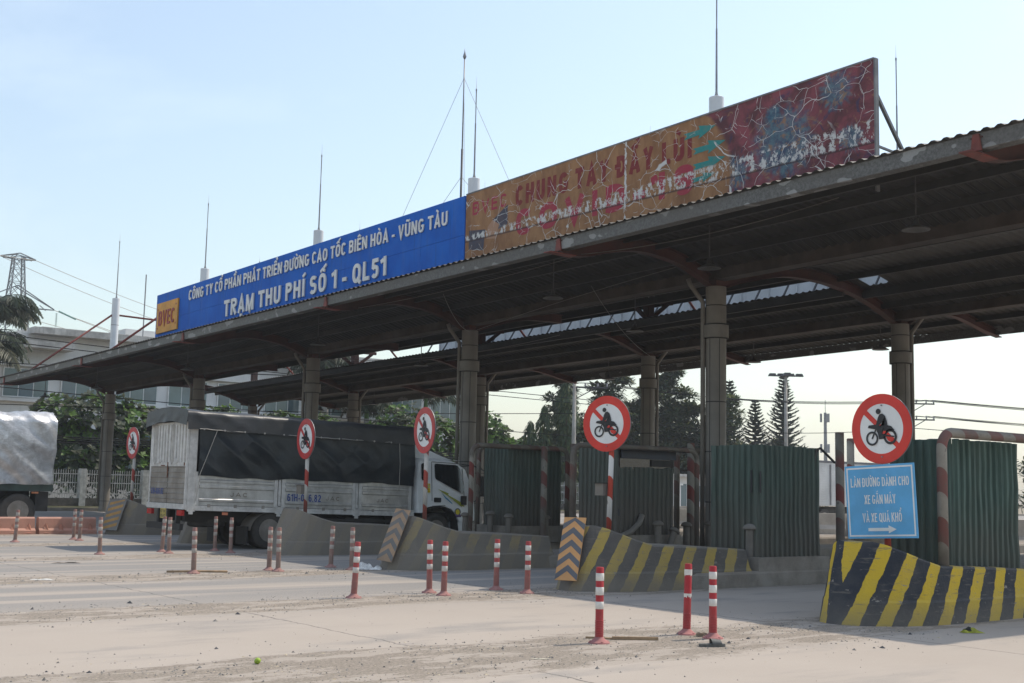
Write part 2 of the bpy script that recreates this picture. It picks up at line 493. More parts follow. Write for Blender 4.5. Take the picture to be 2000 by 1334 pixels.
M['chassis'] = pm('black_chassis', (0.025, 0.025, 0.025), 0.7, 0.3, 4.0, dust=0.2, dustcol=(0.10, 0.085, 0.07))
M['red'] = pm('sign_red', (0.66, 0.035, 0.022), 0.4, 0.12, 3.0, dust=0.04)
M['red_old'] = pm('faded_sign_red', (0.55, 0.045, 0.045), 0.5, 0.15, 3.0, dust=0.12)
M['wire'] = pm('dark_wire', (0.02, 0.02, 0.022), 0.9, 0.1, 3, spec=0.05)
M['wirelt'] = pm('pale_wire', (0.35, 0.33, 0.30), 0.6, 0.1, 3)
M['glass'] = pm('dark_glass', (0.015, 0.018, 0.02), 0.08, 0.2, 2.0, spec=0.8)
M['woodlt'] = pm('weathered_wood', (0.34, 0.23, 0.13), 0.8, 0.3, 9.0, dust=0.2)
M['stoneg'] = pm('grey_pebble', (0.25, 0.235, 0.215), 0.9, 0.5, 25.0, dust=0.2)
M['stonep'] = pm('pale_pebble', (0.46, 0.38, 0.27), 0.9, 0.4, 25.0)
M['stoned'] = pm('dark_pebble', (0.07, 0.07, 0.075), 0.9, 0.4, 25.0)

def galv_material():
    t = NT('galvanised_fascia'); p = t.pos()
    n = t.noise(p, 22.0, 5, 0.75)
    c = t.mix(t.step(n, 0.35, 0.65), (0.090, 0.086, 0.080), (0.165, 0.160, 0.150))
    blot = t.step(t.noise(t.scale(p, (1, 0.9, 1.6)), 2.3, 2, 0.4), 0.62, 0.64)
    c = t.mix(t.math('MULTIPLY', blot, 0.55), c, (0.42, 0.415, 0.40))
    low = t.noise(t.scale(p, (1, 0.5, 1)), 1.0, 4, 0.6)
    c = t.mix(t.math('MULTIPLY', t.step(low, 0.4, 0.75), 0.5), c, (0.12, 0.105, 0.09))
    t.out(c, 0.55, 0.35, 0.4); return t.m
M['galv'] = galv_material()

def stripe_material(name, c1, c2, period, dust, x0=0.0, dustcol=(0.13, 0.112, 0.092), lowdust=0.6):
    """pipe bands that follow the length of a pipe running up (z) or along (x)"""
    t = NT(name); p = t.pos(); x, y, z = t.sep(p)
    s = t.math('FRACT', t.math('DIVIDE', t.math('ADD', t.math('ADD', x, z), x0), period))
    k = t.step(s, 0.495, 0.505)
    n = t.noise(p, 9.0, 5, 0.7)
    c = t.mix(k, c1, c2)
    c = t.mix(t.math('MULTIPLY', t.step(n, 0.60, 0.66), 0.8), c, tuple(v * 0.4 + 0.03 for v in DUST))
    f = t.math('ADD', dust * 0.5, t.math('MULTIPLY', t.step(t.noise(p, 1.5, 5, 0.6), 0.3, 0.7), dust))
    f = t.math('ADD', f, t.math('MULTIPLY', t.step(z, 1.6, 0.6), lowdust))
    f = t.math('ADD', f, t.math('MULTIPLY', t.math('MULTIPLY', t.step(z, 2.18, 2.3), lowdust), 0.55))
    c = t.mix(t.math('MINIMUM', f, 0.94), c, dustcol)
    t.out(c, 0.75, 0, 0.3); return t.m
M['pipe'] = stripe_material('striped_pipe', (0.23, 0.032, 0.028), (0.40, 0.37, 0.31), 0.62, 0.45)
M['pipe_dusty'] = stripe_material('striped_pipe_dusty', (0.22, 0.05, 0.04), (0.36, 0.33, 0.28), 0.62, 0.75)
M['pipe_clean'] = stripe_material('striped_pipe_clean', (0.40, 0.025, 0.03), (0.72, 0.70, 0.66), 0.50, 0.06, lowdust=0.1)
M['pole'] = stripe_material('striped_sign_pole', (0.48, 0.06, 0.035), (0.70, 0.69, 0.66), 0.66, 0.10, x0=0.12, lowdust=0.15)
M['pole_dusty'] = stripe_material('striped_sign_pole_dusty', (0.42, 0.05, 0.035), (0.62, 0.60, 0.56), 0.66, 0.25, x0=0.05, lowdust=0.45)

def barrier_material(name, dust, yellow=(0.62, 0.42, 0.035), dark=(0.028, 0.034, 0.045), period=0.56, k0=0.80):
    """painted hazard stripes on concrete; local x runs back from the nose, z up"""
    t = NT(name); p = t.obj(); x, y, z = t.sep(p)
    lean = t.math('MAXIMUM', t.math('SUBTRACT', k0, t.math('MULTIPLY', x, 0.16)), 0.12)
    n0 = t.noise(p, 6.0, 3, 0.6)
    s = t.math('SUBTRACT', t.math('ADD', x, t.math('ABSOLUTE', y)), t.math('MULTIPLY', z, lean))
    s = t.math('ADD', s, t.math('MULTIPLY', t.math('SUBTRACT', n0, 0.5), 0.11))
    fr = t.math('FRACT', t.math('ADD', t.math('DIVIDE', s, period), 0.30))
    k = t.step(fr, 0.53, 0.55)
    c = t.mix(k, dark, yellow)
    # chips and scrapes down to the concrete
    n1 = t.noise(t.scale(p, (1, 1, 2.2)), 6.5, 6, 0.7)
    chip = t.step(n1, 0.635, 0.655)
    c = t.mix(chip, c, (0.30, 0.27, 0.235))
    n2 = t.noise(t.scale(p, (1.2, 1, 9)), 2.6, 5, 0.65)
    c = t.mix(t.math('MULTIPLY', t.step(n2, 0.57, 0.68), 0.6), c, (0.17, 0.15, 0.125))
    f = t.math('ADD', dust, t.math('MULTIPLY', t.math('SUBTRACT', t.noise(p, 2.2, 6, 0.65), 0.5), 0.7))
    f = t.math('ADD', f, t.math('MULTIPLY', t.step(z, 0.42, 0.0), 0.36))
    nz = t.sep(t.node('ShaderNodeNewGeometry').outputs['Normal'])[2]
    f = t.math('ADD', f, t.math('MULTIPLY', t.step(nz, 0.6, 0.95), 0.5))
    f = t.math('MINIMUM', t.math('MAXIMUM', f, 0.03), 0.975)
    c = t.mix(f, c, (0.225, 0.195, 0.16))
    t.out(c, 0.85, 0, 0.25)
    t.bump(t.math('SUBTRACT', t.noise(p, 28.0, 5, 0.7), t.math('MULTIPLY', chip, 0.7)), 0.5, 0.02)
    return t.m
M['bar'] = [barrier_material('hazard_barrier_fresh', 0.07), barrier_material('hazard_barrier_worn', 0.50),
            barrier_material('hazard_barrier_dusty', 0.88), barrier_material('hazard_barrier_buried', 1.2),
            barrier_material('hazard_barrier_buried_b', 1.2), barrier_material('hazard_barrier_dusty_b', 0.98, period=0.9)]

# ------------------------------------------------------------------ ground and road
tag(MB().box(-500, 700, -500, 700, -0.6, -0.05).build('ground', M['earth']), kind='structure')
rd = MB()
rd.grid(lambda u, v: (-60 + 240 * u, -60 + 118 * v, 0.0), 24, 12)
tag(rd.build('road', M['road']), kind='structure')
# verge beyond the carriageway with a kerb
vg = MB().box(-60, 62, 58.25, 64.0, -0.05, 0.12)
tag(vg.build('grass_verge', M['grass']), kind='structure')
tag(MB().box(-60, 180, 58.0, 58.25, -0.05, 0.15).build('kerb', M['kerb']), kind='structure')

# raised islands between the lanes
for i, yc in enumerate(ISL):
    mb = MB()
    ix = (16.75, 14.95, 16.2, 16.2, 16.2, 16.2)[i]
    n = 7; pl = []
    for a in range(n + 1):
        t_ = -PI / 2 - PI * a / n
        pl.append((ix + 0.82 * math.cos(t_), yc + 0.82 * math.sin(t_)))
    pl = pl[::-1] + [(36.5, yc - 0.82), (36.5, yc + 0.82)]
    # order: make counter-clockwise
    ar = sum(pl[k][0] * pl[(k + 1) % len(pl)][1] - pl[(k + 1) % len(pl)][0] * pl[k][1] for k in range(len(pl)))
    if ar < 0: pl = pl[::-1]
    inn = [(ix + (p[0] - ix) * 0.995, yc + (p[1] - yc) * 0.965) for p in pl]
    N = len(pl)
    v = [(p[0], p[1], -0.03) for p in pl] + [(p[0], p[1], 0.21) for p in pl] + [(p[0], p[1], 0.25) for p in inn]
    f = [tuple(range(2 * N, 3 * N))]
    for a in range(N):
        b = (a + 1) % N
        f += [(a, b, N + b, N + a), (N + a, N + b, 2 * N + b, 2 * N + a)]
    mb.add(v, f)
    tag(mb.build('traffic_island', M['kerb']), kind='structure')
# far median of concrete blocks beyond the plaza

# ------------------------------------------------------------------ canopy
SL = -0.0215
def zc(y): return SL * (y - 19.3)
Y0, Y1 = 6.9, 58.0
FR = [9.7, 19.25, 28.85, 38.05, 47.4, 57.15]
FRONT = [(16.55, 6.80), (17.3, 6.93), (18.2, 7.09), (19.1, 7.13), (20.0, 7.05), (20.8, 6.88), (21.35, 6.70)]
MIDF = [(21.65, 6.70), (22.4, 6.90), (23.2, 7.10), (24.1, 7.22), (25.2, 7.26)]
MIDR = [(25.2, 7.26), (26.2, 7.16), (27.0, 6.98), (27.8, 6.74), (28.65, 6.50)]
REARF = [(26.35, 6.93), (27.1, 6.87), (27.9, 6.74), (28.65, 6.50)]
REAR = [(29.0, 6.50), (29.8, 6.74), (30.8, 6.92), (31.8, 6.92), (32.8, 6.78), (33.85, 6.60)]
def interp(pr, x):
    for (a, za), (b, zb) in zip(pr, pr[1:]):
        if a <= x <= b: return za + (zb - za) * (x - a) / (b - a)
    return pr[0][1] if x < pr[0][0] else pr[-1][1]

can = thing('toll_canopy', 'dark steel toll plaza canopy with arched corrugated roof on tall grey columns', 'canopy', (21.5, 19.25, 0.25))
CO = Vector((21.5, 19.25, 0.25))
def cbuild(mb, name, mat, smooth=False, parent=None, ang=None):
    mb.map(lambda x, y, z: (x - CO.x, y - CO.y, z - CO.z))
    return mb.build(name, mat, parent or can, smooth, ang=ang)

def corrugated(pr, y0, y1, pitch=0.22, amp=0.018):
    n = max(2, int((y1 - y0) / pitch * 4))
    ys = [y0 + (y1 - y0) * i / n for i in range(n + 1)]
    mb = MB(); nx = len(pr)
    for y in ys:
        w = amp * (1 if (math.sin(2 * PI * y / pitch) > 0.2) else -1)
        for x, z in pr: mb.v.append((x, y, z + w + zc(y)))
    for i in range(n):
        for k in range(nx - 1):
            a = i * nx + k
            mb.f.append((a, a + 1, a + nx + 1, a + nx)); mb.mi.append(0)
    return mb
bays = [Y0] + FR[1:5] + [Y1]
for a, b in zip(bays, bays[1:]):
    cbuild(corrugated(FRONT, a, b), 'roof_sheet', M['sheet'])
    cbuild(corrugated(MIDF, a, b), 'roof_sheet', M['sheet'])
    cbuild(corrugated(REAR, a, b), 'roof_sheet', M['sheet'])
    if a < 19.0:
        mr = corrugated(MIDR, a, b)
        keep = [q for q in mr.f if not (18.25 < sum(mr.v[i][1] for i in q) / 4 < 18.85 and 26.2 < sum(mr.v[i][0] for i in q) / 4 < 27.0)]
        mr.f = keep; mr.mi = [0] * len(keep)
        cbuild(mr, 'roof_sheet', M['sheet'])
    else:
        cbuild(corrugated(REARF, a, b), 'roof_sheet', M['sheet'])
def long_box(x0, x1, z0, z1, y0=Y0, y1=Y1, n=6):
    mb = MB()
    for i in range(n):
        a = y0 + (y1 - y0) * i / n; b = y0 + (y1 - y0) * (i + 1) / n
    v = []
    for y in (y0, y1):
        for x, z in ((x0, z0), (x1, z0), (x1, z1), (x0, z1)): v.append((x, y, z + zc(y)))
    mb.add(v, [(3, 2, 1, 0), (4, 5, 6, 7), (0, 1, 5, 4), (1, 2, 6, 5), (2, 3, 7, 6), (3, 0, 4, 7)])
    mb.f = [q[::-1] for q in mb.f]
    return mb
# eave channels
fa = long_box(16.62, 16.70, 6.53, 6.775)
cbuild(fa, 'fascia', M['galv'])
cbuild(long_box(16.705, 16.85, 6.53, 6.56), 'fascia_lip', M['galv'])
cbuild(long_box(33.72, 33.80, 6.34, 6.592), 'fascia', M['galv'])
cbuild(long_box(25.10, 25.18, 7.02, 7.235, 19.3, Y1), 'fascia', M['purlin'])
cbuild(long_box(26.42, 26.50, 6.68, 6.895, 19.3, Y1), 'fascia', M['purlin'])
for pr, xs in ((FRONT, (17.5, 18.5, 19.5, 20.5)), (MIDF, (22.4, 23.3, 24.2)), (REARF, (27.2, 28.05)), (REAR, (29.7, 30.7, 31.7, 32.7))):
    for x in xs:
        z = interp(pr, x) - 0.022
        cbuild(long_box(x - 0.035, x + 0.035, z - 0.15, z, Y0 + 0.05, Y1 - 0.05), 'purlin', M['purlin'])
for x in (26.1, 27.2, 28.05):
    z = interp(MIDR, x) - 0.022
    cbuild(long_box(x - 0.03, x + 0.03, z - 0.15, z, Y0 + 0.05, 19.2), 'purlin', M['purlin'])
# valley gutters
for x, z in ((21.5, 6.70), (28.82, 6.50)):
    cbuild(long_box(x - 0.19, x + 0.19, z - 0.24, z + 0.06), 'gutter', M['gutter'])

# arched beams (bottom curve measured, constant depth web with flanges)
def arch(pts, depth, y, name='arched_beam', mat=None):
    P = []
    for i in range(len(pts) - 1):
        p0 = pts[max(i - 1, 0)]; p1 = pts[i]; p2 = pts[i + 1]; p3 = pts[min(i + 2, len(pts) - 1)]
        for k in range(4):
            s = k / 4
            q = []
            for d in (0, 1):
                a, b, c, e = p0[d], p1[d], p2[d], p3[d]
                q.append(0.5 * (2 * b + (c - a) * s + (2 * a - 5 * b + 4 * c - e) * s * s + (3 * b - a - 3 * c + e) * s ** 3))
            P.append(tuple(q))
    P.append(pts[-1])
    mb = MB(); dz = zc(y)
    def strip(z0, z1, w):
        v = []
        for x, z in P:
            for yy, zz in ((-w, z + z0), (w, z + z0), (w, z + z1), (-w, z + z1)): v.append((x, y + yy, zz + dz))
        f = [(0, 1, 2, 3), tuple(4 * (len(P) - 1) + k for k in (3, 2, 1, 0))]
        for i in range(len(P) - 1):
            for k in range(4):
                k2 = (k + 1) % 4
                f.append((4 * i + k, 4 * i + 4 + k, 4 * i + 4 + k2, 4 * i + k2))
        mb.add(v, f)
    strip(0.0, 0.02, 0.10)
    strip(0.0205, depth - 0.0205, 0.012)
    strip(depth - 0.02, depth, 0.10)
    return cbuild(mb, name, mat or M['redox'])
AF = [(16.60, 6.45), (17.25, 6.45), (18.26, 6.70), (19.10, 6.80), (20.30, 6.66), (21.24, 6.31)]
AMF = [(21.76, 6.31), (22.35, 6.52), (23.4, 6.80), (24.4, 6.88), (25.05, 6.88)]
AM = [(21.76, 6.31), (22.35, 6.50), (23.77, 6.83), (24.8, 6.90), (25.87, 6.86), (27.3, 6.62), (28.62, 6.17)]
AMR = [(26.5, 6.70), (27.3, 6.58), (28.62, 6.17)]
AR = [(29.2, 6.17), (29.55, 6.36), (30.44, 6.60), (31.3, 6.66), (32.1, 6.58), (33.16, 6.38), (33.95, 6.28)]
for k, y in enumerate(FR):
    arch(AF, 0.27, y)
    if k in (0, 1, 5): arch(AM, 0.27, y)
    else:
        arch(AMF, 0.27, y); arch(AMR, 0.24, y)
    arch(AR, 0.22, y)
    # red bracket on the eave channel, splayed tip plate
    mb = MB(); dz = zc(y)
    mb.prism([(-0.09, 6.50), (0.09, 6.50), (0.05, 6.76), (-0.05, 6.76)], 'x', 16.585, 16.617)
    mb.v = [(x, yy + y, z + dz) for x, yy, z in mb.v]
    b = cbuild(mb, 'eave_bracket', M['redtip'])
    mb = MB().prism([(-0.10, 16.28), (0.10, 16.28), (0.12, 17.0), (-0.12, 17.0)], 'z', 0, 0.02)
    mb.v = [(q, p + y, 6.425 + s + dz) for p, q, s in mb.v]
    cbuild(mb, 'beam_tip_plate', M['redtip'])

# columns (front row and rear row) with seams, collars, masts above the roof
def column(x, y, top, rear):
    dz = zc(y); t = top + dz
    mb = MB()
    prof = []
    r = 0.24
    z = 0.2
    seams = [1.3, 2.45, 3.6, 5.85]
    prof = [(r * 1.05, -0.03), (r * 1.05, 0.15), (r, 0.2)]
    prof += [(r, t)]
    mb.lathe([(a, b) for a, b in prof], 20, (x, y, 0.0))
    o = cbuild(mb, 'column', M['col'], True, ang=35)
    oc = o
    for s in seams:
        if s + dz < t - 0.1:
            q = MB().lathe([(r + 0.001, s + dz), (r + 0.004, s + dz + 0.004), (r + 0.004, s + dz + 0.020), (r + 0.001, s + dz + 0.024)], 20, (x, y, 0))
            cbuild(q, 'joint_ring', M['seam'], True, oc, 35)
    q = MB().lathe([(r, 5.10 + dz), (r + 0.055, 5.11 + dz), (r + 0.055, 5.40 + dz), (r, 5.42 + dz)], 20, (x, y, 0))
    cbuild(q, 'collar', M['col'], True, oc, 35)
    for zz in (5.085, 5.41):
        q = MB().lathe([(r + 0.03, zz + dz), (r + 0.058, zz + dz + 0.005), (r + 0.058, zz + dz + 0.02), (r + 0.03, zz + dz + 0.026)], 20, (x, y, 0))
        cbuild(q, 'joint_ring', M['seam'], True, oc, 35)
    for an in (-0.62, 0.35):
        dv = Vector((-0.74, -0.67, 0)); ca, sa = math.cos(an), math.sin(an)
        dv = Vector((dv.x * ca - dv.y * sa, dv.x * sa + dv.y * ca, 0)).normalized()
        cbuild(MB().bar((x + dv.x * r, y + dv.y * r, 0.22), (x + dv.x * r, y + dv.y * r, 5.08 + dz), 0.010, 0.012), 'panel_seam', M['seam'], False, oc)
    # steel stub inside the valley
    st = MB().box(x - 0.13, x + 0.13, y - 0.13, y + 0.13, t + 0.002, (8.1 if rear else 6.46) + dz)
    cbuild(st, 'column_head', M['redox'])
    # downpipe
    sd_ = -1 if not rear else 1
    pp = [(x - 0.5, y + 0.42, 6.50 + dz), (x - 0.47, y + 0.38, 6.36 + dz), (x - 0.24, y + 0.195, 5.95 + dz), (x - 0.235, y + 0.19, 5.7 + dz), (x - 0.235, y + 0.19, 0.25)]
    if rear: pp = [(2 * x - p[0], 2 * y - p[1], p[2]) for p in pp]
    cbuild(MB().tube(pp, 0.055, 8), 'downpipe', M['col'], True)
    # mast over the roof
    mt = (10.9 if not rear else 10.6) + dz
    m0 = (6.9 if not rear else 8.05) + dz
    q = MB().lathe([(0.18, m0), (0.18, mt - 0.01), (0.17, mt)], 18, (x, y, 0))
    ms = cbuild(q, 'mast', M['whitecl'], True, ang=40)
    for s in (8.3, 9.6):
        if s + dz > m0:
            cbuild(MB().lathe([(0.181, s + dz), (0.1835, s + dz + 0.003), (0.1835, s + dz + 0.015), (0.181, s + dz + 0.018)], 18, (x, y, 0)), 'joint_ring', M['seam'], True, ms)
    top_ = 14.05 + dz
    q = MB().lathe([(0.06, mt), (0.035, mt + 0.10), (0.028, mt + 0.16), (0.022, mt + 1.7), (0.016, mt + 1.72), (0.016, top_ - 0.45), (0.024, top_ - 0.44), (0.024, top_ - 0.38), (0.007, top_ - 0.36), (0.003, top_)], 8, (x, y, 0))
    cbuild(q, 'lightning_rod', M['rod'], True, ms)
for y in FR:
    column(21.5, y, 6.31, False)
    column(28.9, y, 6.17, True)
    # red stays from each mast
    dz = zc(y)
    bx_, bz_ = (17.6, 7.06) if y > 46 else (18.98, 7.10)
    cbuild(MB().tube([(21.36, y, 9.30 + dz + 0.8), (bx_, y, bz_ + dz)], 0.045, 8), 'stay', M['redtip'], True)
    cbuild(MB().tube([(21.64, y, 9.30 + dz + 0.8), (28.75, y, 9.15 + dz + 0.8)], 0.045, 8), 'stay', M['redtip'], True)
    cbuild(MB().tube([(29.05, y, 9.1 + dz + 0.8), (32.3, y, 6.9 + dz)], 0.045, 8), 'stay', M['redtip'], True)

# raised strip roof over the central gap
CAP = [(23.9, 8.24), (27.0, 8.36), (30.15, 8.24)]
cbuild(corrugated(CAP, 19.3, 46.2), 'roof_sheet', M['sheet'])
cbuild(long_box(30.02, 30.12, 8.05, 8.21, 19.3, 46.2), 'fascia', M['purlin'])
cbuild(long_box(23.95, 24.03, 8.05, 8.21, 19.3, 46.2), 'fascia', M['purlin'])
for x in (25.5, 27.0, 28.6): cbuild(long_box(x - 0.04, x + 0.04, 8.13, 8.27, 19.3, 46.2), 'purlin', M['purlin'])
for y in FR[1:5]:
    dz = zc(y)
    cbuild(MB().box(24.05, 30.0, y - 0.06, y + 0.06, 8.0 + dz, 8.125 + dz), 'cap_beam', M['redox'])
    cbuild(MB().bar((28.9, y, 7.35 + dz), (27.9, y, 8.02 + dz), 0.1, 0.12), 'cap_brace', M['redox'])
    cbuild(MB().bar((28.9, y, 7.35 + dz), (29.8, y, 8.02 + dz), 0.1, 0.12), 'cap_brace', M['redox'])
    cbuild(MB().bar((24.4, y, 8.02 + dz), (24.4, y, 7.24 + dz), 0.1, 0.1), 'cap_post', M['redox'])
# slack cables under the roof
def cable(a, b, sag, r=0.012, n=14):
    a = Vector(a); b = Vector(b); pts = []
    for i in range(n + 1):
        t_ = i / n; p = a.lerp(b, t_); p.z -= sag * 4 * t_ * (1 - t_); pts.append(p)
    return pts
for a, b, s in (((17.4, 24.5, 6.25), (21.4, 28.6, 6.05), 0.25), ((21.4, 28.6, 6.05), (20.5, 19.6, 6.7), -0.05), ((20.5, 22.5, 6.6), (27.5, 27.0, 5.6), 0.3),
                ((17.2, 19.2, 6.5), (18.4, 13.5, 6.95), 0.15), ((17.6, 28.8, 6.35), (18.2, 20.0, 6.8), 0.1), ((21.4, 38.0, 5.9), (26.0, 30.0, 6.5), 0.35)):
    cbuild(MB().tube(cable(a, b, s), 0.007, 5), 'cable', M['col'], True)

# ------------------------------------------------------------------ pendant lamps
lampm = pm('lamp_enamel', (0.06, 0.06, 0.06), 0.5, 0.3, 6, dust=0.3, dustcol=(0.12, 0.10, 0.085))
def lamp(x, y, z, zt, label):
    o = thing('pendant_lamp', label, 'lamp', (x, y, zt), 0, 'lamps hanging under the canopy')
    MB().tube([(0, 0, 0), (0, 0, z - zt + 0.1)], 0.014, 6).build('hanging_rod', lampm, o)
    MB().lathe([(0.05, 0.16), (0.055, 0.06), (0.10, 0.04), (0.24, -0.03), (0.25, -0.045), (0.235, -0.045), (0.06, 0.0)], 16, (0, 0, z - zt)).build('lamp_shade', lampm, o, True)
for (x, y, z) in ((18.5, 57.3, 5.22), (19.0, 17.2, 6.22), (19.0, 22.2, 6.12), (19.0, 33.4, 5.85), (19.0, 43.0, 5.65), (19.0, 52.2, 5.4), (19.0, 12.3, 6.3)):
    lamp(x, y, z, interp(FRONT, x) + zc(y) - 0.05, 'dark pendant lamp on a thin rod under the front wing of the canopy')
for (x, y, z) in ((31.0, 49.0, 5.31), (31.0, 39.85, 5.5), (31.0, 26.13, 5.8), (31.0, 21.32, 5.86), (31.0, 33.0, 5.62), (31.0, 54.0, 5.2)):
    lamp(x, y, z, interp(REAR, x) + zc(y) - 0.05, 'dark pendant lamp on a thin rod under the rear wing of the canopy')
for (x, y, z) in ((24.0, 24.5, 6.0), (24.0, 35.0, 5.7)):
    lamp(x, y, z, interp(MIDF, x) + zc(y) - 0.05, 'dark pendant lamp between the two rows of columns under the canopy')

# ------------------------------------------------------------------ sign boards on the roof
def blue_panel_mat():
    t = NT('blue_sign_panel'); p = t.pos()
    n = t.noise(p, 1.3, 5, 0.6)
    c = t.mix(t.step(n, 0.3, 0.7), (0.004, 0.105, 0.48), (0.008, 0.135, 0.55))
    s = t.noise(t.scale(p, (1, 6.5, 0.35)), 1.0, 5, 0.65)
    c = t.mix(t.math('MULTIPLY', t.step(s, 0.52, 0.72), 0.35), c, (0.02, 0.06, 0.18))
    g = t.noise(t.scale(p, (1, 2.5, 0.5)), 0.8, 4, 0.6)
    c = t.mix(t.math('MULTIPLY', t.step(g, 0.5, 0.8), 0.16), c, (0.20, 0.22, 0.26))
    t.out(c, 0.6, 0, 0.15); return t.m
M['blue'] = blue_panel_mat()
M['letter'] = pm('letter_acrylic', (0.80, 0.78, 0.74), 0.5, 0.08, 2.0, dust=0.05, streak=0.12)
M['orange'] = pm('orange_plate', (0.68, 0.30, 0.03), 0.5, 0.18, 2.0, streak=0.2)
M['maroon'] = pm('maroon_letter', (0.32, 0.03, 0.03), 0.5, 0.2, 3.0)
M['frame'] = pm('sign_frame', (0.20, 0.20, 0.20), 0.6, 0.3, 3.0, metal=0.3)
S1 = 0.0245
bs = thing('blue_station_sign', 'long blue panelled sign with white raised lettering standing on the canopy roof', 'sign', (18.6, 45.2, 6.56), R(-90))
NP = 10; LB = 19.88
for i in range(NP):
    for z0, z1 in ((0.0, 0.98), (0.988, 2.03)):
        a = LB * i / NP + 0.004; b = LB * (i + 1) / NP - 0.004
        mb = MB().box(a, b, 0, 0.05, z0, z1); mb.v = [(x, y, z + S1 * x) for x, y, z in mb.v]
        mb.build('panel', M['blue'], bs)
mb = MB().box(0, LB, 0.055, 0.11, 0.02, 2.01); mb.v = [(x, y, z + S1 * x) for x, y, z in mb.v]
mb.build('backing_frame', M['frame'], bs)
for i in range(11):
    x = 0.3 + i * 1.92
    MB().bar((x, 0.12, 1.7 + S1 * x), (x, 1.5, 0.35 + S1 * x), 0.06, 0.06).build('brace', M['frame'], bs)
for mb in text_mesh('CÔNG TY CỔ PHẦN PHÁT TRIỂN ĐƯỜNG CAO TỐC BIÊN HÒA - VŨNG TÀU', 3.0, 19.15, 1.46, 0.375, 0.03, 0.16, -0.045, True, 0.0205):
    mb.build('letter', M['letter'], bs)
for mb in text_mesh('TRẠM THU PHÍ SỐ 1 - QL51', 6.0, 16.25, 0.50, 0.56, 0.04, 0.18, -0.055, True, 0.0215):
    mb.build('letter', M['letter'], bs)
pl = MB().box(0.22, 2.12, -0.07, -0.012, 0.50, 1.66); pl.v = [(x, y, z + S1 * x) for x, y, z in pl.v]
pl = pl.build('name_plate', M['orange'], bs)
for mb in text_mesh('BVEC', 0.44, 1.90, 0.78, 0.56, 0.02, 0.145, -0.092, True, S1):
    mb.build('letter', M['maroon'], pl)
for ux, uz in ((0.34, 1.42), (1.98, 1.46), (0.34, 0.70), (1.98, 0.74)):
    MB().box(ux - 0.03, ux + 0.03, -0.078, -0.0705, uz + S1 * ux - 0.03, uz + S1 * ux + 0.03).build('bolt_mark', M['maroon'], pl)

def peel(t, c, strength=1.0):
    """torn vinyl: pale cracks, glue remnants along the seam, vertical tear; world coordinates of the billboard"""
    p = t.pos(); x, y, z = t.sep(p)
    u = t.math('SUBTRACT', 25.3, y); zz = t.math('SUBTRACT', z, 7.0)
    d1 = t.node('ShaderNodeTexNoise', {'Vector': p, 'Scale': 1.3, 'Detail': 3.0}).outputs['Color']
    vv = t.node('ShaderNodeVectorMath', operation='ADD'); t.put(vv.inputs[0], p)
    sc = t.node('ShaderNodeVectorMath', operation='SCALE'); t.put(sc.inputs[0], d1); sc.inputs[3].default_value = 0.55
    t.put(vv.inputs[1], sc.outputs[0])
    wv = t.scale(vv.outputs[0], (0.0, 1.0, 1.25))
    tears = None
    for scl, th, lo, hi in ((1.2, 0.0065, 0.42, 0.50), (2.6, 0.0045, 0.50, 0.58)):
        vo = t.node('ShaderNodeTexVoronoi', {'Vector': wv, 'Scale': scl}, feature='DISTANCE_TO_EDGE').outputs['Distance']
        msk = t.step(t.noise(p, 0.9 * scl, 2, 0.5), lo, hi)
        e = t.math('MULTIPLY', t.step(vo, th * scl, th * scl * 0.45), msk)
        tears = e if tears is None else t.math('MAXIMUM', tears, e)
    line = t.math('ADD', 0.93, t.math('MULTIPLY', u, 0.0165))
    dv = t.math('SUBTRACT', zz, line)
    half = t.math('ADD', 0.07, t.math('MULTIPLY', u, 0.011))
    band = t.step(t.math('SUBTRACT', t.math('ABSOLUTE', dv), half), 0.03, -0.03)
    gl = t.noise(t.scale(p, (1, 6.0, 4.0)), 1.3, 6, 0.75)
    glue = t.math('MULTIPLY', band, t.step(gl, 0.51, 0.545))
    tears = t.math('MAXIMUM', tears, glue)
    tu = t.math('ADD', t.math('SUBTRACT', u, 5.95), t.math('MULTIPLY', t.math('SUBTRACT', t.noise(p, 5.0, 4, 0.7), 0.5), 0.14))
    tears = t.math('MAXIMUM', tears, t.math('MULTIPLY', t.step(t.math('ABSOLUTE', tu), 0.035, 0.02), t.step(t.noise(p, 4.0, 3, 0.6), 0.36, 0.44)))
    seam = t.math('ABSOLUTE', t.math('ADD', dv, t.math('ADD', half, 0.02)))
    c = t.mix(t.math('MULTIPLY', t.step(seam, 0.035, 0.008), 0.75), c, (0.045, 0.02, 0.02))
    c = t.mix(t.math('MULTIPLY', tears, strength), c, (0.62, 0.60, 0.57))
    return c, u, zz, p
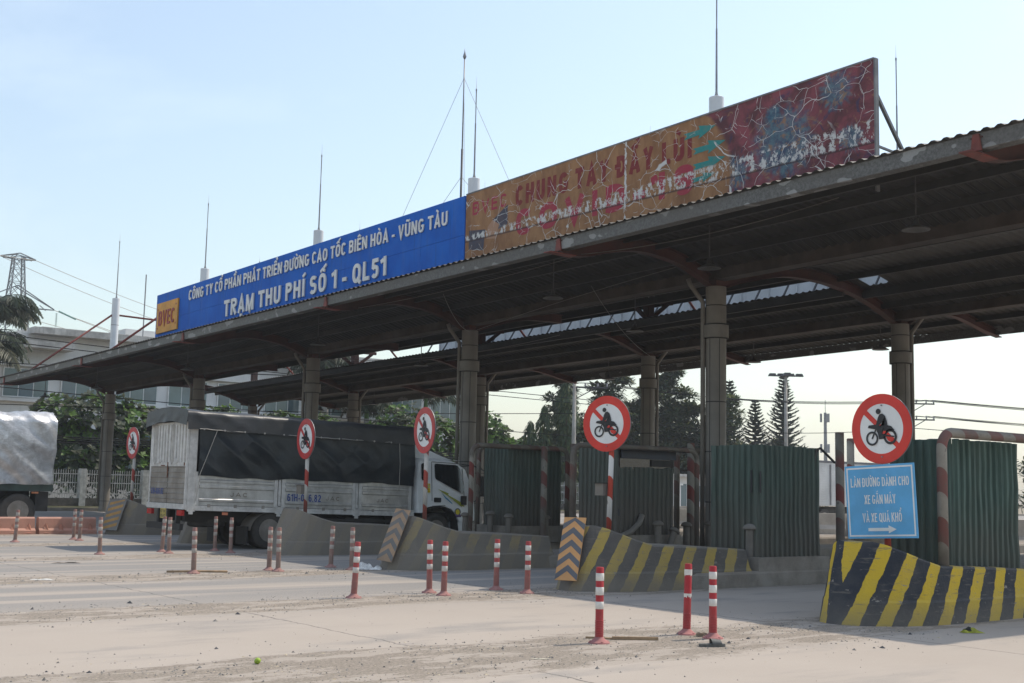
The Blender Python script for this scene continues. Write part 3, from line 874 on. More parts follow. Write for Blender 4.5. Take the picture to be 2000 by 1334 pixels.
def banner_mat():
    t = NT('weathered_banner'); p = t.pos(); x, y, z = t.sep(p)
    u = t.math('SUBTRACT', 25.3, y); zz = t.math('SUBTRACT', z, 7.0)
    n = t.noise(t.scale(p, (1, 1, 0.45)), 2.2, 6, 0.65)
    c = t.mix(t.step(n, 0.3, 0.7), (0.23, 0.105, 0.045), (0.38, 0.195, 0.085))
    n6 = t.noise(p, 11.0, 4, 0.7)
    c = t.mix(t.math('MULTIPLY', t.step(n6, 0.55, 0.75), 0.35), c, (0.18, 0.06, 0.03))
    # magenta artwork on the right
    n2 = t.noise(p, 1.7, 5, 0.6, 0.6); n3 = t.noise(p, 2.6, 6, 0.65, 1.2)
    mg = t.mix(t.step(n2, 0.35, 0.65), (0.10, 0.032, 0.038), (0.265, 0.062, 0.078))
    mg = t.mix(t.math('MULTIPLY', t.step(n3, 0.55, 0.66), 0.8), mg, (0.05, 0.035, 0.085))
    mg = t.mix(t.math('MULTIPLY', t.step(t.noise(p, 3.3, 6, 0.7, 0.9), 0.58, 0.68), 0.75), mg, (0.30, 0.17, 0.09))
    for bu, bz, br in ((10.35, 1.35, 0.85), (9.15, 0.95, 0.40), (11.6, 2.1, 0.42), (10.1, 2.0, 0.18), (11.9, 1.1, 0.3)):
        du = t.math('SUBTRACT', u, bu); dz_ = t.math('SUBTRACT', zz, bz)
        rr = t.math('SQRT', t.math('ADD', t.math('MULTIPLY', du, du), t.math('MULTIPLY', dz_, dz_)))
        an = t.math('ARCTAN2', dz_, du)
        sp = t.math('MULTIPLY', t.math('SINE', t.math('MULTIPLY', an, 17.0)), 0.10 * br)
        rr = t.math('ADD', rr, t.math('ADD', sp, t.math('MULTIPLY', t.math('SUBTRACT', t.noise(p, 5.0, 4, 0.7), 0.5), 1.1 * br)))
        bl = t.mix(t.step(t.noise(p, 7.0, 6, 0.75), 0.4, 0.6), (0.03, 0.09, 0.16), (0.08, 0.21, 0.26))
        bl = t.mix(t.math('MULTIPLY', t.step(t.noise(p, 6.0, 4, 0.7), 0.52, 0.62), 0.8), bl, (0.34, 0.21, 0.10))
        mg = t.mix(t.math('MULTIPLY', t.step(rr, br * 1.05, br * 0.55), 0.72), mg, bl)
    edge = t.math('ADD', u, t.math('MULTIPLY', t.math('SUBTRACT', t.noise(p, 1.2, 3, 0.5), 0.5), 0.5))
    # rounded edge of the brown field
    cu = t.math('ADD', 8.45, t.math('MULTIPLY', t.math('SINE', t.math('MULTIPLY', zz, 1.45)), 0.55))
    c = t.mix(t.step(t.math('SUBTRACT', edge, cu), -0.05, 0.10), c, mg)
    c, u, zz, p = peel(t, c)
    t.out(c, 0.65, 0, 0.3)
    t.bump(t.noise(p, 6.0, 4, 0.6), 0.25, 0.02)
    return t.m
def banner_ink(name, col):
    t = NT(name); p = t.pos()
    n = t.noise(p, 5.0, 5, 0.7)
    c = t.mix(t.step(n, 0.35, 0.7), col, tuple(v * 0.8 + w * 0.2 for v, w in zip(col, (0.34, 0.16, 0.07))))
    c, *_ = peel(t, c); t.out(c, 0.65, 0, 0.3); return t.m
M['banner'] = banner_mat()
M['inkred'] = banner_ink('banner_red_ink', (0.20, 0.018, 0.022))
M['inkcrim'] = banner_ink('banner_crimson_ink', (0.36, 0.03, 0.06))
M['inkteal'] = banner_ink('banner_teal_ink', (0.02, 0.24, 0.23))
M['inknavy'] = banner_ink('banner_navy_ink', (0.055, 0.06, 0.09))
M['inkhand'] = banner_ink('banner_hand_ink', (0.42, 0.24, 0.15))
S2 = 0.031
bb = thing('peeling_billboard', 'long brown and magenta billboard with peeling cracked print standing on the canopy roof', 'billboard', (18.62, 25.3, 7.0), R(-90))
mb = MB().grid(lambda u, v: (12.43 * u, 0, 2.085 * v + S2 * 12.43 * u), 24, 4)
mb.build('printed_banner', M['banner'], bb)
mb = MB().box(0, 12.43, 0.004, 0.09, 0.0, 2.08); mb.v = [(x, y, z + S2 * x) for x, y, z in mb.v]
mb.build('backing_frame', M['frame'], bb)
for a, b in (((0, 0.04, 2.10), (12.43, 0.04, 2.10 + S2 * 12.43)), ((12.45, 0.04, 0), (12.45, 0.04, 2.1 + S2 * 12.43))):
    MB().bar(a, b, 0.10, 0.035).build('edge_trim', M['frame'], bb)
for body, a, b, z0, h, mk in (('BVEC', 0.28, 1.72, 1.50, 0.33, 'inkcrim'), ('CHUNG TAY ĐẨY LÙI', 2.05, 7.95, 1.42, 0.50, 'inkred'), ('COVID-19', 2.05, 8.05, 0.68, 0.60, 'inkcrim')):
    for mb in text_mesh(body, a, b, z0, h, 0.0, {'BVEC': 0.15, 'COVID-19': 0.21}.get(body, 0.23), -0.004, True, 0.012):
        mb.build('printed_lettering', M[mk], bb)
for i, (u0, z0) in enumerate(((7.72, 1.99), (7.98, 1.62), (7.98, 1.28), (7.95, 1.0))):
    mb = MB(); k = 0.9 if i < 3 else 0.65
    P_ = [(0, -0.10), (0.12, -0.02), (0.05, 0.0), (0.12, 0.02), (0.0, 0.10), (0.50, 0.06), (0.46, 0.15), (1.0, 0.04), (0.46, -0.13), (0.50, -0.05)]
    P_ = [(0, -0.07), (0.5, -0.07), (0.46, -0.16), (1.0, 0.03), (0.46, 0.16), (0.5, 0.06), (0, 0.08), (0.10, 0.0)]
    mb.add([(u0 + k * p, -0.0065, z0 + k * q + 0.05 * p) for p, q in P_], [tuple(range(8))])
    mb.build('printed_arrow', M['inkteal'], bb)
for pts, mk in (([(0.16, 0.62), (0.78, 0.52), (0.85, 1.05), (0.16, 1.12)], 'inknavy'), ([(1.25, 0.95), (1.75, 1.05), (1.75, 1.55), (1.15, 1.25)], 'inknavy'), ([(0.9, 0.8), (1.3, 0.75), (1.42, 1.1), (1.15, 1.25), (0.95, 1.1)], 'inkhand')):
    MB().add([(a, -0.0025 - (0.003 if mk == 'inkhand' else 0), b) for a, b in pts], [tuple(range(len(pts)))]).build('printed_picture', M[mk], bb)
for x in (0.4, 3.3, 6.2, 9.1, 12.2):
    MB().bar((x, 0.10, 1.9 + S2 * x), (x, 1.7, 0.1 + S2 * x), 0.06, 0.06).build('brace', M['frame'], bb)
    MB().bar((x, 0.10, 0.6 + S2 * x), (x, 1.2, 0.55 + S2 * x), 0.04, 0.04).build('brace', M['frame'], bb)

# sign on the rear roof seen from behind through the gap
rs = thing('rear_roof_sign', 'back of a pale grey panelled sign on the rear roof seen through the gap', 'sign', (32.6, 46.0, 6.3), R(-90))
M['greypan'] = pm('pale_panel_back', (0.60, 0.61, 0.63), 0.6, 0.1, 1.0, streak=0.15)
for i in range(23):
    a = i * 1.2; s_ = 0.0215 * a
    MB().box(a + 0.006, a + 1.194, 0, 0.05, 0.1 + s_, 2.7 + s_).build('panel', M['greypan'], rs)
    MB().box(a - 0.03, a + 0.03, -0.065, -0.005, 0.1 + s_, 2.6 + s_).build('stud', M['greypan'], rs)
    MB().bar((a, -0.04, 2.3 + s_), (a, -1.25, 0.45 + s_), 0.05, 0.05).build('strut', M['dkrod'], rs)

# guyed radio mast
gm = thing('guyed_mast', 'tall thin dark radio mast held by guy wires behind the brown billboard', 'mast', (25.0, 34.3, 7.0))
MB().tube([(0, 0, -0.06), (0, 0, 6.4)], 0.04, 8).build('mast_tube', M['dkrod'], gm, True)
MB().tube([(0, 0, 6.4), (0, 0, 9.75)], 0.024, 8).build('mast_tube', M['rod'], gm, True)
MB().lathe([(0.03, 9.7), (0.07, 9.78), (0.05, 9.86), (0.02, 9.95), (0.004, 10.1)], 8).build('mast_tip', M['rod'], gm, True)
for a in ((0, 7.4, 0.05), (0, -5.6, 0.25), (2.5, 3.0, 0.6)):
    for zt in (9.0, 5.4): MB().tube([(0, 0, zt), a], 0.008, 5).build('guy_wire', M['wirelt'], gm)

# ------------------------------------------------------------------ concrete nose barriers
SECT = [(0.0, 0.40, 0.10, 0.97), (0.10, 0.47, 0.27, 0.985), (0.30, 0.56, 0.42, 0.95), (0.55, 0.70, 0.56, 0.885), (0.9, 0.95, 0.67, 0.79), (1.3, 1.3, 0.72, 0.70),
        (1.85, 1.85, 0.735, 0.68), (2.4, 2.4, 0.74, 0.66), (3.0, 3.0, 0.74, 0.635), (3.58, 3.42, 0.74, 0.61)]
def barrier_mesh(seed):
    mb = MB(); n = 0
    rings = []
    for xb, xt, w, z in SECT:
        lv = [(-0.03, w * 1.04, 0.0), (0.27, w * 1.02, 0.27), (0.30, w * 0.985, 0.30), (z * 0.6, w * 0.965, z * 0.6), (z - 0.025, w * 0.94, z - 0.025), (z, w * 0.90, z)]
        ring = []
        for zz, ww, hz in lv:
            x = xb + (xt - xb) * max(0, hz) / z
            j = 0.008 * rnoise(x * 3 + seed, zz * 4, 1.0)
            ring.append((x, -(ww + j), zz))
        for zz, ww, hz in lv[::-1]:
            x = xb + (xt - xb) * max(0, hz) / z
            ring.append((x, ww, zz))
        rings.append(ring)
    N = len(rings[0]); v = [p for r in rings for p in r]; f = []
    for i in range(len(rings) - 1):
        for k in range(N - 1): f.append((i * N + k, (i + 1) * N + k, (i + 1) * N + k + 1, i * N + k + 1))
    f.append(tuple(range(N))); o = (len(rings) - 1) * N; f.append(tuple(o + k for k in range(N - 1, -1, -1)))
    mb.add(v, f); return mb
BL = ['black and bright yellow striped concrete barrier below the blue notice board', 'scuffed black and yellow striped barrier nose with an orange chevron plate',
      'dust-covered striped barrier nose with a pale chevron plate beside the truck cab', 'plain grey dusty barrier nose without a plate hiding the truck rear wheel',
      'grey dusty barrier nose partly hidden below the rear of the truck', 'grey barrier nose with yellow chevron plate beside the fence and orange barriers']
M['plate_o'] = pm('orange_reflective', (0.72, 0.36, 0.13), 0.5, 0.12, 3.0, dust=0.10)
M['plate_d'] = pm('dusty_orange_reflective', (0.50, 0.30, 0.16), 0.6, 0.2, 3.0, dust=0.45)
M['plate_y'] = pm('dusty_yellow_plate', (0.20, 0.185, 0.165), 0.7, 0.15, 3.0, dust=0.2)
M['chev'] = pm('chevron_grey', (0.13, 0.135, 0.15), 0.6, 0.15, 3.0, dust=0.12)
M['chev_d'] = pm('chevron_dusty', (0.17, 0.165, 0.16), 0.7, 0.15, 3.0, dust=0.35)
M['chev_y'] = pm('chevron_amber', (0.48, 0.25, 0.06), 0.7, 0.25, 3.0, dust=0.2)
BX = [12.48, 12.62, 12.55, 12.75, 12.9, 12.95]
for i, yc in enumerate(ISL):
    o = barrier_mesh(i * 5.3).build('nose_barrier', M['bar'][i], None, False, (BX[i], yc, 0))
    tag(o, BL[i], 'barrier', 'barrier noses at the heads of the islands')
    if i in (1, 2, 5):
        w, h = (0.36, 1.02) if i != 5 else (0.62, 0.92)
        e = bpy.data.objects.new('warning_plate', None)
        pa, pb = {1: ('plate_o', 'chev'), 2: ('plate_d', 'chev_d'), 5: ('plate_y', 'chev_y')}[i]
        mb = MB().box(-w / 2, w / 2, -0.006, 0.006, 0, h)
        pl = mb.build('warning_plate', M[pa], o)
        slope = math.atan2(0.40, 0.97)
        yaw = {1: -62, 2: -72, 5: -64}[i]
        pl.rotation_mode = 'XYZ'
        mt = Matrix.Translation((-0.06 if i != 5 else -0.02, -0.14 if i != 5 else -0.24, 0.16 if i != 5 else 0.12)) @ Matrix.Rotation(R(yaw), 4, 'Z') @ Matrix.Rotation(-slope * 1.0, 4, 'X')
        if i == 2: mt = mt @ Matrix.Rotation(R(6), 4, 'Y')
        pl.matrix_local = mt
        nC = 5
        for k in range(nC):
            zb = h * (k + 0.08) / nC - 0.02
            t_ = h / nC * 0.5; rise = w * 0.42
            if i == 5:
                pts = [(-w * 0.36, zb - 0.05), (-w * 0.1, zb - 0.05 ), (w * 0.38, zb + rise * 0.8), (w * 0.38, zb + rise * 0.8 + t_), (-w * 0.36, zb + t_ * 0.6)]
                pts = [(-w * 0.4, zb), (w * 0.4, zb + rise * 0.55), (w * 0.4, zb + rise * 0.55 + t_), (-w * 0.4, zb + t_)]
            else:
                pts = [(-w / 2, zb), (0, zb + rise), (w / 2, zb), (w / 2, zb + t_), (0, zb + rise + t_), (-w / 2, zb + t_)]
            pts = [(a, min(max(b, 0.003), h - 0.003)) for a, b in pts]
            MB().add([(a, -0.0085, b) for a, b in pts], [tuple(range(len(pts)))] if i == 5 else [(0, 1, 4, 5), (1, 2, 3, 4)]).build('chevron', M[pb], pl)

# ------------------------------------------------------------------ no-motorcycle signs
def ring(mb, r0, r1, y, n=48, cx=0, cz=0, sx=1.0):
    v = []; f = []
    for k in range(n):
        t_ = 2 * PI * k / n
        for r in (r0, r1): v.append((cx + sx * r * math.cos(t_), y, cz + r * math.sin(t_)))
    for k in range(n):
        k2 = (k + 1) % n
        f.append((2 * k, 2 * k + 1, 2 * k2 + 1, 2 * k2))
    mb.add(v, f); return mb
def flat(mb, pts, y):
    a = sum(pts[k][0] * pts[(k + 1) % len(pts)][1] - pts[(k + 1) % len(pts)][0] * pts[k][1] for k in range(len(pts)))
    if a < 0: pts = pts[::-1]
    mb.add([(p, y, q) for p, q in pts], [tuple(range(len(pts)))]); return mb
def circ(r, cx, cz, n=24): return [(cx + r * math.cos(2 * PI * k / n), cz + r * math.sin(2 * PI * k / n)) for k in range(n)]
def pictogram(parent, red):
    """motorcycle heading left with a rider; unit = disc radius 0.45"""
    k = MB(); y = -0.0195
    ring(k, 0.066, 0.092, y, 28, -0.135, -0.115)
    ring(k, 0.066, 0.098, y, 28, 0.135, -0.095)
    flat(k, [(-0.20, 0.022), (-0.185, 0.055), (-0.10, 0.062), (-0.055, 0.07), (-0.02, 0.05), (0.05, 0.06), (0.09, 0.055), (0.15, 0.04), (0.175, 0.012), (0.20, -0.01), (0.10, -0.02), (0.07, -0.06), (0.05, -0.12), (-0.03, -0.125), (-0.045, -0.06), (-0.075, 0.0), (-0.14, 0.012)], y)
    flat(k, [(-0.085, 0.01), (-0.065, 0.01), (-0.125, -0.125), (-0.145, -0.115)], y + 0.0006)
    flat(k, [(-0.075, 0.065), (-0.045, 0.155), (-0.02, 0.195), (0.02, 0.205), (0.06, 0.175), (0.085, 0.11), (0.095, 0.055), (0.03, 0.05), (0.0, 0.04), (-0.03, 0.0), (-0.02, -0.07), (0.015, -0.075), (0.02, -0.01), (0.05, 0.05), (0.02, 0.10), (-0.02, 0.06)], y - 0.0006)
    flat(k, circ(0.036, -0.04, 0.232), y)
    flat(k, [(0.04, -0.085), (0.19, -0.10), (0.20, -0.085), (0.05, -0.065)], y - 0.0003)
    k.build('motorcycle_pictogram', M['black'], parent)
    r_ = MB()
    flat(r_, [(0.035, -0.02), (0.075, -0.02), (0.06, -0.055), (0.02, -0.055)], y - 0.0012)
    flat(r_, [(0.085, -0.115), (0.185, -0.115), (0.165, -0.145), (0.135, -0.155), (0.105, -0.145)], y - 0.0012)
    r_.build('red_showing_through', M[red], parent)
def ban_sign(x, y, zc_, zbase, yaw, label, red, pole, rx=0.0, d=0.9, px=0.0, tilt=0.0, lean=0.0):
    o = thing('no_motorcycle_sign', label, 'sign', (x, y, zbase), R(-90 + yaw), 'no-motorcycle signs on the barrier noses')
    h = zc_ - zbase
    MB().tube([(px, 0.05, -0.05), (px + lean * h, 0.05, h + 0.38)], 0.043, 10).build('pole', M[pole], o, True)
    b = MB(); s = d / 2
    b.lathe([(s, 0.0), (s, 0.012)], 48, (0, 0, h), axis='y')
    db = b.build('disc', M['rod'], o)
    dd = MB(); flat(dd, circ(s * 0.74, 0, 0, 48), -0.010); dd.v = [(p[0], p[1], p[2] + h) for p in dd.v]; dd.build('white_face', M['wsign'], o)
    q = MB(); ring(q, s * 0.715, s, -0.0125); 
    a = R(-42); L = s * 0.78; w = 0.034
    c_, s_ = math.cos(a), math.sin(a)
    flat(q, [(c_ * u - s_ * v, s_ * u + c_ * v) for u, v in ((-L, -w), (L, -w), (L, w), (-L, w))], -0.0145)
    q.v = [(p[0], p[1], p[2] + h) for p in q.v]
    q.build('red_ring_and_slash', M[red], o)
    pe = bpy.data.objects.new('pictogram', None)
    before = set(COL.objects)
    pictogram(o, red)
    for ob in COL.objects:
        if ob not in before and ob.parent == o:
            ob.location = (0, 0, h - 0.01)
    for zz in (0.30, -0.36):
        MB().lathe([(0.008, -0.03), (0.011, -0.021), (0.011, -0.0155)], 8, (0.01, 0, h + zz), axis='y').build('bolt', M['rod'], o)
    return o
ban_sign(13.6, 9.35, 2.40, 0.66, 0, 'round no-motorcycle sign mounted above the light blue notice board', 'red', 'pole', px=0.03)
ban_sign(13.6, 14.5, 2.60, 0.66, 14, 'bright round no-motorcycle sign on a striped pole behind the orange chevron barrier', 'red', 'pole', lean=0.035, px=0.02)
ban_sign(13.6, 19.63, 2.61, 0.66, -8, 'faded round no-motorcycle sign in front of the truck cab', 'red_old', 'pole_dusty', lean=0.0)
ban_sign(13.6, 24.25, 2.52, 0.66, -4, 'faded round no-motorcycle sign in front of the truck tarpaulin', 'red_old', 'pole_dusty', lean=0.0)
ban_sign(13.6, 34.2, 2.57, 0.66, 0, 'small faded no-motorcycle sign beside the rear of the truck and the fence', 'red_old', 'pole_dusty', lean=0.03)

for px_, py_, pz_ in ((13.57, 14.58, 1.45), (13.57, 24.33, 1.30)):
    o = thing('control_box', 'small grey box fixed to the pole of the bright no-motorcycle sign' if py_ < 20 else 'small grey box fixed to the sign pole before the truck side boards', 'box', (px_, py_, pz_), R(-90 + 14))
    MB().box(-0.075, 0.075, -0.07, 0.05, 0, 0.19).build('housing', M['col'], o)
    MB().box(-0.085, 0.085, -0.10, 0.06, 0.192, 0.205).build('hood', M['chassis'], o)
# light blue notice board
M['cyan'] = pm('light_blue_board', (0.105, 0.40, 0.70), 0.4, 0.12, 3.0, dust=0.05)
nb = thing('notice_board', 'light blue notice board with white lettering and arrow on the sign pole', 'sign', (13.53, 9.31, 1.01), R(-90))
nbm = Matrix.Rotation(R(-3.0), 4, 'Y')
def nbuild(mb, name, mat, parent=None):
    o = mb.build(name, mat, parent or nb); return o
root = MB().box(-0.515, 0.515, -0.006, 0.006, 0, 0.93).build('board', M['cyan'], nb); root.rotation_euler = (0, R(-3.0), 0)
bd = MB()
for a, b, c_, d_ in ((-0.49, 0.49, 0.025, 0.045), (-0.49, 0.49, 0.885, 0.905), (-0.49, -0.47, 0.0452, 0.8848), (0.47, 0.49, 0.0452, 0.8848)):
    bd.box(a, b, -0.0085, -0.0062, c_, d_)
bd.build('white_border', M['wsign'], root)
for body, a, b, z0, h in (('LÀN ĐƯỜNG DÀNH CHO', -0.43, 0.43, 0.655, 0.115), ('XE GẮN MÁY', -0.235, 0.225, 0.435, 0.115), ('VÀ XE QUÁ KHỔ', -0.275, 0.30, 0.205, 0.115)):
    for mb in text_mesh(body, a, b, z0, h, 0.0, 0.14, -0.0085, True): mb.build('letter', M['wsign'], root)
MB().add([(a, -0.0085, b) for a, b in ((-0.20, 0.092), (0.10, 0.092), (0.10, 0.062), (0.215, 0.112), (0.10, 0.162), (0.10, 0.132), (-0.20, 0.132))], [tuple(range(7))]).build('arrow', M['wsign'], root)

# ------------------------------------------------------------------ flexible posts
def dusty(base, f): return tuple(a * (1 - f) + b * f for a, b in zip(base, (0.27, 0.21, 0.17)))
DL = []
def post_mat(name, col, lo, hi, rough):
    """lo = dust near the foot, hi = dust at the top"""
    t = NT(name); p = t.obj(); x, y, z = t.sep(p); w = t.pos()
    n = t.noise(w, 9.0, 5, 0.65)
    c = t.mix(t.step(n, 0.3, 0.7), tuple(v * 0.8 for v in col), col)
    f = t.math('ADD', hi, t.math('MULTIPLY', t.step(z, 0.55, 0.15), lo - hi))
    f = t.math('ADD', f, t.math('MULTIPLY', t.math('SUBTRACT', t.noise(w, 14.0, 5, 0.7), 0.5), 0.35))
    f = t.math('MINIMUM', t.math('MAXIMUM', f, 0.0), 0.96)
    c = t.mix(f, c, (0.235, 0.185, 0.15))
    t.out(c, rough, 0, 0.35); return t.m
for k, (lo, hi) in enumerate(((0.18, 0.02), (0.62, 0.20), (0.90, 0.74))):
    DL.append((post_mat('post_red_%d' % k, (0.43, 0.022, 0.030), lo, hi, 0.55), post_mat('post_white_%d' % k, (0.76, 0.72, 0.66), lo * 0.85, hi * 0.85, 0.5),
               post_mat('post_base_%d' % k, (0.50, 0.15, 0.15), 0.3 + lo * 0.4, 0.3, 0.8)))
def post_meshes():
    H = 0.76; r = 0.041
    prof = [(r, 0.02)]
    z = 0.03
    while z < 0.225:
        prof += [(r, z), (r + 0.004, z + 0.004), (r + 0.004, z + 0.009), (r, z + 0.013)]; z += 0.017
    prof += [(r, 0.235), (r - 0.001, H - 0.008), (r - 0.006, H)]
    sh = MB().lathe(prof, 16)
    bands = []
    for a, b in ((H - 0.137, H - 0.06), (H - 0.28, H - 0.20), (H - 0.42, H - 0.345)):
        bands.append(MB().lathe([(r, a), (r + 0.0018, a + 0.002), (r + 0.0018, b - 0.002), (r, b)], 16))
    bs_ = MB(); n = 20; v = []
    bs_.lathe([(0.112, 0.0), (0.108, 0.012), (0.085, 0.022), (0.056, 0.045), (0.044, 0.062), (0.041, 0.064)], 20)
    for k in range(4):
        a = PI / 4 + k * PI / 2
        bs_.lathe([(0.018, 0.008), (0.016, 0.022), (0.006, 0.026)], 8, (0.088 * math.cos(a), 0.088 * math.sin(a), 0))
    return sh, bands, bs_
_pc = {}
def flex_post(x, y, lean, lvl, label, torn=False):
    o = thing('flexible_post', label, 'post', (x, y, 0), random.uniform(0, 6), 'flexible lane posts')
    key = lvl
    if key not in _pc:
        sh, bands, bs_ = post_meshes()
        a = sh.build('shaft', DL[lvl][0], o, True, ang=50)
        bb_ = [q.build('reflective_band', DL[lvl][1], a, True) for q in bands]
        c = bs_.build('base', DL[lvl][2], o, True, ang=40)
        _pc[key] = (a.data, [q.data for q in bb_], c.data)
    else:
        d = _pc[key]
        a = put_mesh('shaft', d[0], o)
        if not torn:
            for q in d[1]: put_mesh('reflective_band', q, a)
        put_mesh('base', d[2], o)
        if torn:
            for z0, z1, sd in ((0.62, 0.70, 3.0), (0.385, 0.44, 8.0)):
                mb = MB(); n = 20; v = []; f = []
                for k in range(n + 1):
                    t_ = 2 * PI * k / n * 0.8
                    zz = z0 + 0.035 * (0.5 + rnoise(k * 0.7, sd)) 
                    for z in (zz, z1): v.append((0.0428 * math.cos(t_), 0.0428 * math.sin(t_), z))
                for k in range(n): f.append((2 * k, 2 * k + 2, 2 * k + 3, 2 * k + 1))
                mb.add(v, f).build('torn_reflective_band', DL[lvl][1], a)
    rv = Vector((0.78, -0.63, 0)) * lean
    ax = Vector((rv.x, rv.y, 1)).normalized()
    qz = Matrix.Rotation(o.rotation_euler.z, 3, 'Z')
    a.rotation_mode = 'QUATERNION'
    a.rotation_quaternion = (qz.inverted() @ ax).to_track_quat('Z', 'Y')
    return o
PO = [(8.70, 9.35, 0.0, 0, 'clean red and white flexible post standing beside the wooden plank'),
      (10.08, 9.44, 0.024, 0, 'red flexible post with torn white bands near the grey slipper'),
      (10.06, 9.04, -0.002, 0, 'clean red and white flexible post nearest the grey slipper'),
      (9.05, 14.65, 0.045, 1, 'leaning lone red and white flexible post with ribbed dusty foot'),
      (10.47, 14.88, -0.01, 1, 'half dusty red and white flexible post of the middle pair before the chevron barrier'),
      (10.42, 14.45, 0.01, 1, 'half dusty red and white flexible post of the middle pair before the chevron barrier'),
      (11.72, 14.9, 0.007, 1, 'half dusty red and white flexible post next to the chevron barrier nose'),
      (11.76, 14.21, 0.01, 1, 'half dusty red and white flexible post next to the chevron barrier nose'),
      (8.97, 19.61, -0.019, 2, 'lone dusty brown flexible post beside the bamboo stick'),
      (10.48, 19.82, 0.003, 2, 'dusty flexible post of a close pair in front of the plain grey barrier'),
      (10.51, 19.54, -0.009, 2, 'dusty flexible post of a close pair in front of the plain grey barrier'),
      (11.92, 20.14, 0.024, 2, 'dusty flexible post by the white plastic bag'),
      (11.93, 19.42, 0.0, 2, 'dusty flexible post by the white plastic bag'),
      (9.42, 25.12, -0.02, 2, 'lone dusty brown flexible post standing behind the rear of the truck lane'),
      (10.97, 25.64, 0.047, 2, 'dusty flexible post of the pair at the truck rear corner'),
      (10.88, 25.07, 0.002, 2, 'dusty flexible post of the pair at the truck rear corner'),
      (12.23, 25.7, -0.005, 2, 'dusty flexible post beside the truck spare wheel'),
      (12.21, 24.88, -0.005, 2, 'dusty flexible post beside the truck spare wheel'),
      (9.32, 30.33, 0.043, 2, 'lone dusty flexible post before the orange plastic barriers and lorry wheel'),
      (11.04, 31.28, 0.004, 2, 'dusty flexible post of the pair before the orange plastic barriers'),
      (11.0, 30.75, 0.021, 2, 'dusty flexible post of the pair before the orange plastic barriers')]
for k, (x, y, l, lv, lab) in enumerate(PO): flex_post(x, y, l, lv, lab, torn=(k == 1))

# ------------------------------------------------------------------ toll booths clad in corrugated sheet
def green_sheet(name, dust):
    t = NT(name); p = t.pos(); x, y, z = t.sep(p)
    n = t.noise(t.scale(p, (6, 6, 0.5)), 1.5, 5, 0.65)
    c = t.mix(t.step(n, 0.35, 0.65), (0.045, 0.080, 0.066), (0.085, 0.135, 0.112))
    f = t.math('ADD', dust, t.math('MULTIPLY', t.step(z, 1.9, 0.5), 0.55))
    f = t.math('ADD', f, t.math('MULTIPLY', t.math('SUBTRACT', t.noise(p, 1.7, 6, 0.65), 0.5), 0.7))
    f = t.math('MINIMUM', t.math('MAXIMUM', f, 0.02), 0.95)
    c = t.mix(f, c, (0.120, 0.104, 0.086))
    t.out(c, 0.7, 0.0, 0.25); return t.m
M['green'] = [green_sheet('green_sheet_%d' % k, d) for k, d in enumerate((0.02, 0.26, 0.58, 0.38))]
def corr_wall(mb, a, b, z0, z1, pitch=0.125, amp=0.034, ragged=0.0, seed=0.0):
    """trapezoid-ribbed wall from a to b (xy), outward normal to the right of a->b"""
    a = Vector((a[0], a[1], 0)); b = Vector((b[0], b[1], 0)); d = (b - a); L = d.length; d.normalize()
    nrm = Vector((d.y, -d.x, 0))
    us = [0.0]; k = 0
    n = max(1, int(L / pitch)); pt = L / n
    pr = []
    for i in range(n):
        s = i * pt
        pr += [(s, 0), (s + pt * 0.42, 0), (s + pt * 0.55, amp), (s + pt * 0.87, amp)]
    pr.append((L, 0))
    v = []; f = []
    for u, w in pr:
        zt = z1 + (ragged * rnoise(u * 5 + seed, 3.1) if ragged else 0)
        for i in range(7):
            z = z0 + (zt - z0) * i / 6
            j = 0.022 * rnoise(u * 1.3 + seed, z * 1.7) + 0.012 * rnoise(u * 4 + seed, z * 3.0, 2.0)
            q = a + d * u + nrm * (w + j)
            v.append((q.x, q.y, z))
    for i in range(len(pr) - 1):
        for k in range(6):
            A = i * 7 + k
            f.append((A, A + 7, A + 8, A + 1))
    mb.add(v, f); return mb
def booth(x0, x1, y0, y1, z1, k, label, short=None, plz=0.47):
    o = thing('toll_booth', label, 'booth', (x0, y0, 0.25), 0, 'boarded-up toll booths')
    X, Y = x1 - x0, y1 - y0
    MB().box(-0.12, X + 0.14, -0.12, Y + 0.12, -0.02, plz - 0.25).build('plinth', M['kerb'], o)
    g = M['green'][k]; zb = plz - 0.25; zt = z1 - 0.25
    corr_wall(MB(), (0, Y), (0, 0), zb, zt, ragged=0.02, seed=k).build('wall_sheet', g, o)
    corr_wall(MB(), (0, 0), (X, 0), zb, (short - 0.25) if short else zt, ragged=0.05 if short else 0.02, seed=k + 3).build('wall_sheet', g, o)
    corr_wall(MB(), (X, 0), (X, Y), zb, zt, seed=k + 5).build('wall_sheet', g, o)
    corr_wall(MB(), (X, Y), (0, Y), zb, zt, seed=k + 7).build('wall_sheet', g, o)
    MB().box(0.03, X - 0.03, 0.03, Y - 0.03, zt - 0.10, zt - 0.06).build('roof', M['sheet'], o)
    for cx, cy in ((0.03, 0.03), (X - 0.03, 0.03), (X - 0.03, Y - 0.03), (0.03, Y - 0.03)):
        MB().box(cx - 0.02, cx + 0.02, cy - 0.02, cy + 0.02, zb, zt - 0.101).build('corner_post', M['dkrod'], o)
    return o
b0 = booth(14.5, 16.08, 8.92, 9.85, 2.30, 0, 'green corrugated toll booth right behind the light blue notice board')
b1 = booth(16.38, 18.02, 13.72, 14.75, 2.36, 1, 'green corrugated toll booth with a small slot beside the large grey column')
MB().box(-0.034, -0.026, 0.10, 0.13, 1.30, 1.68).build('slot', M['black'], b1)
MB().box(0.02, 0.05, -0.032, -0.025, 1.30, 1.66).build('slot', M['black'], b1)
MB().bar((1.66, -0.03, 2.12), (2.05, -0.06, 1.86), 0.05, 0.02).build('bent_flashing', M['dkrod'], b1)
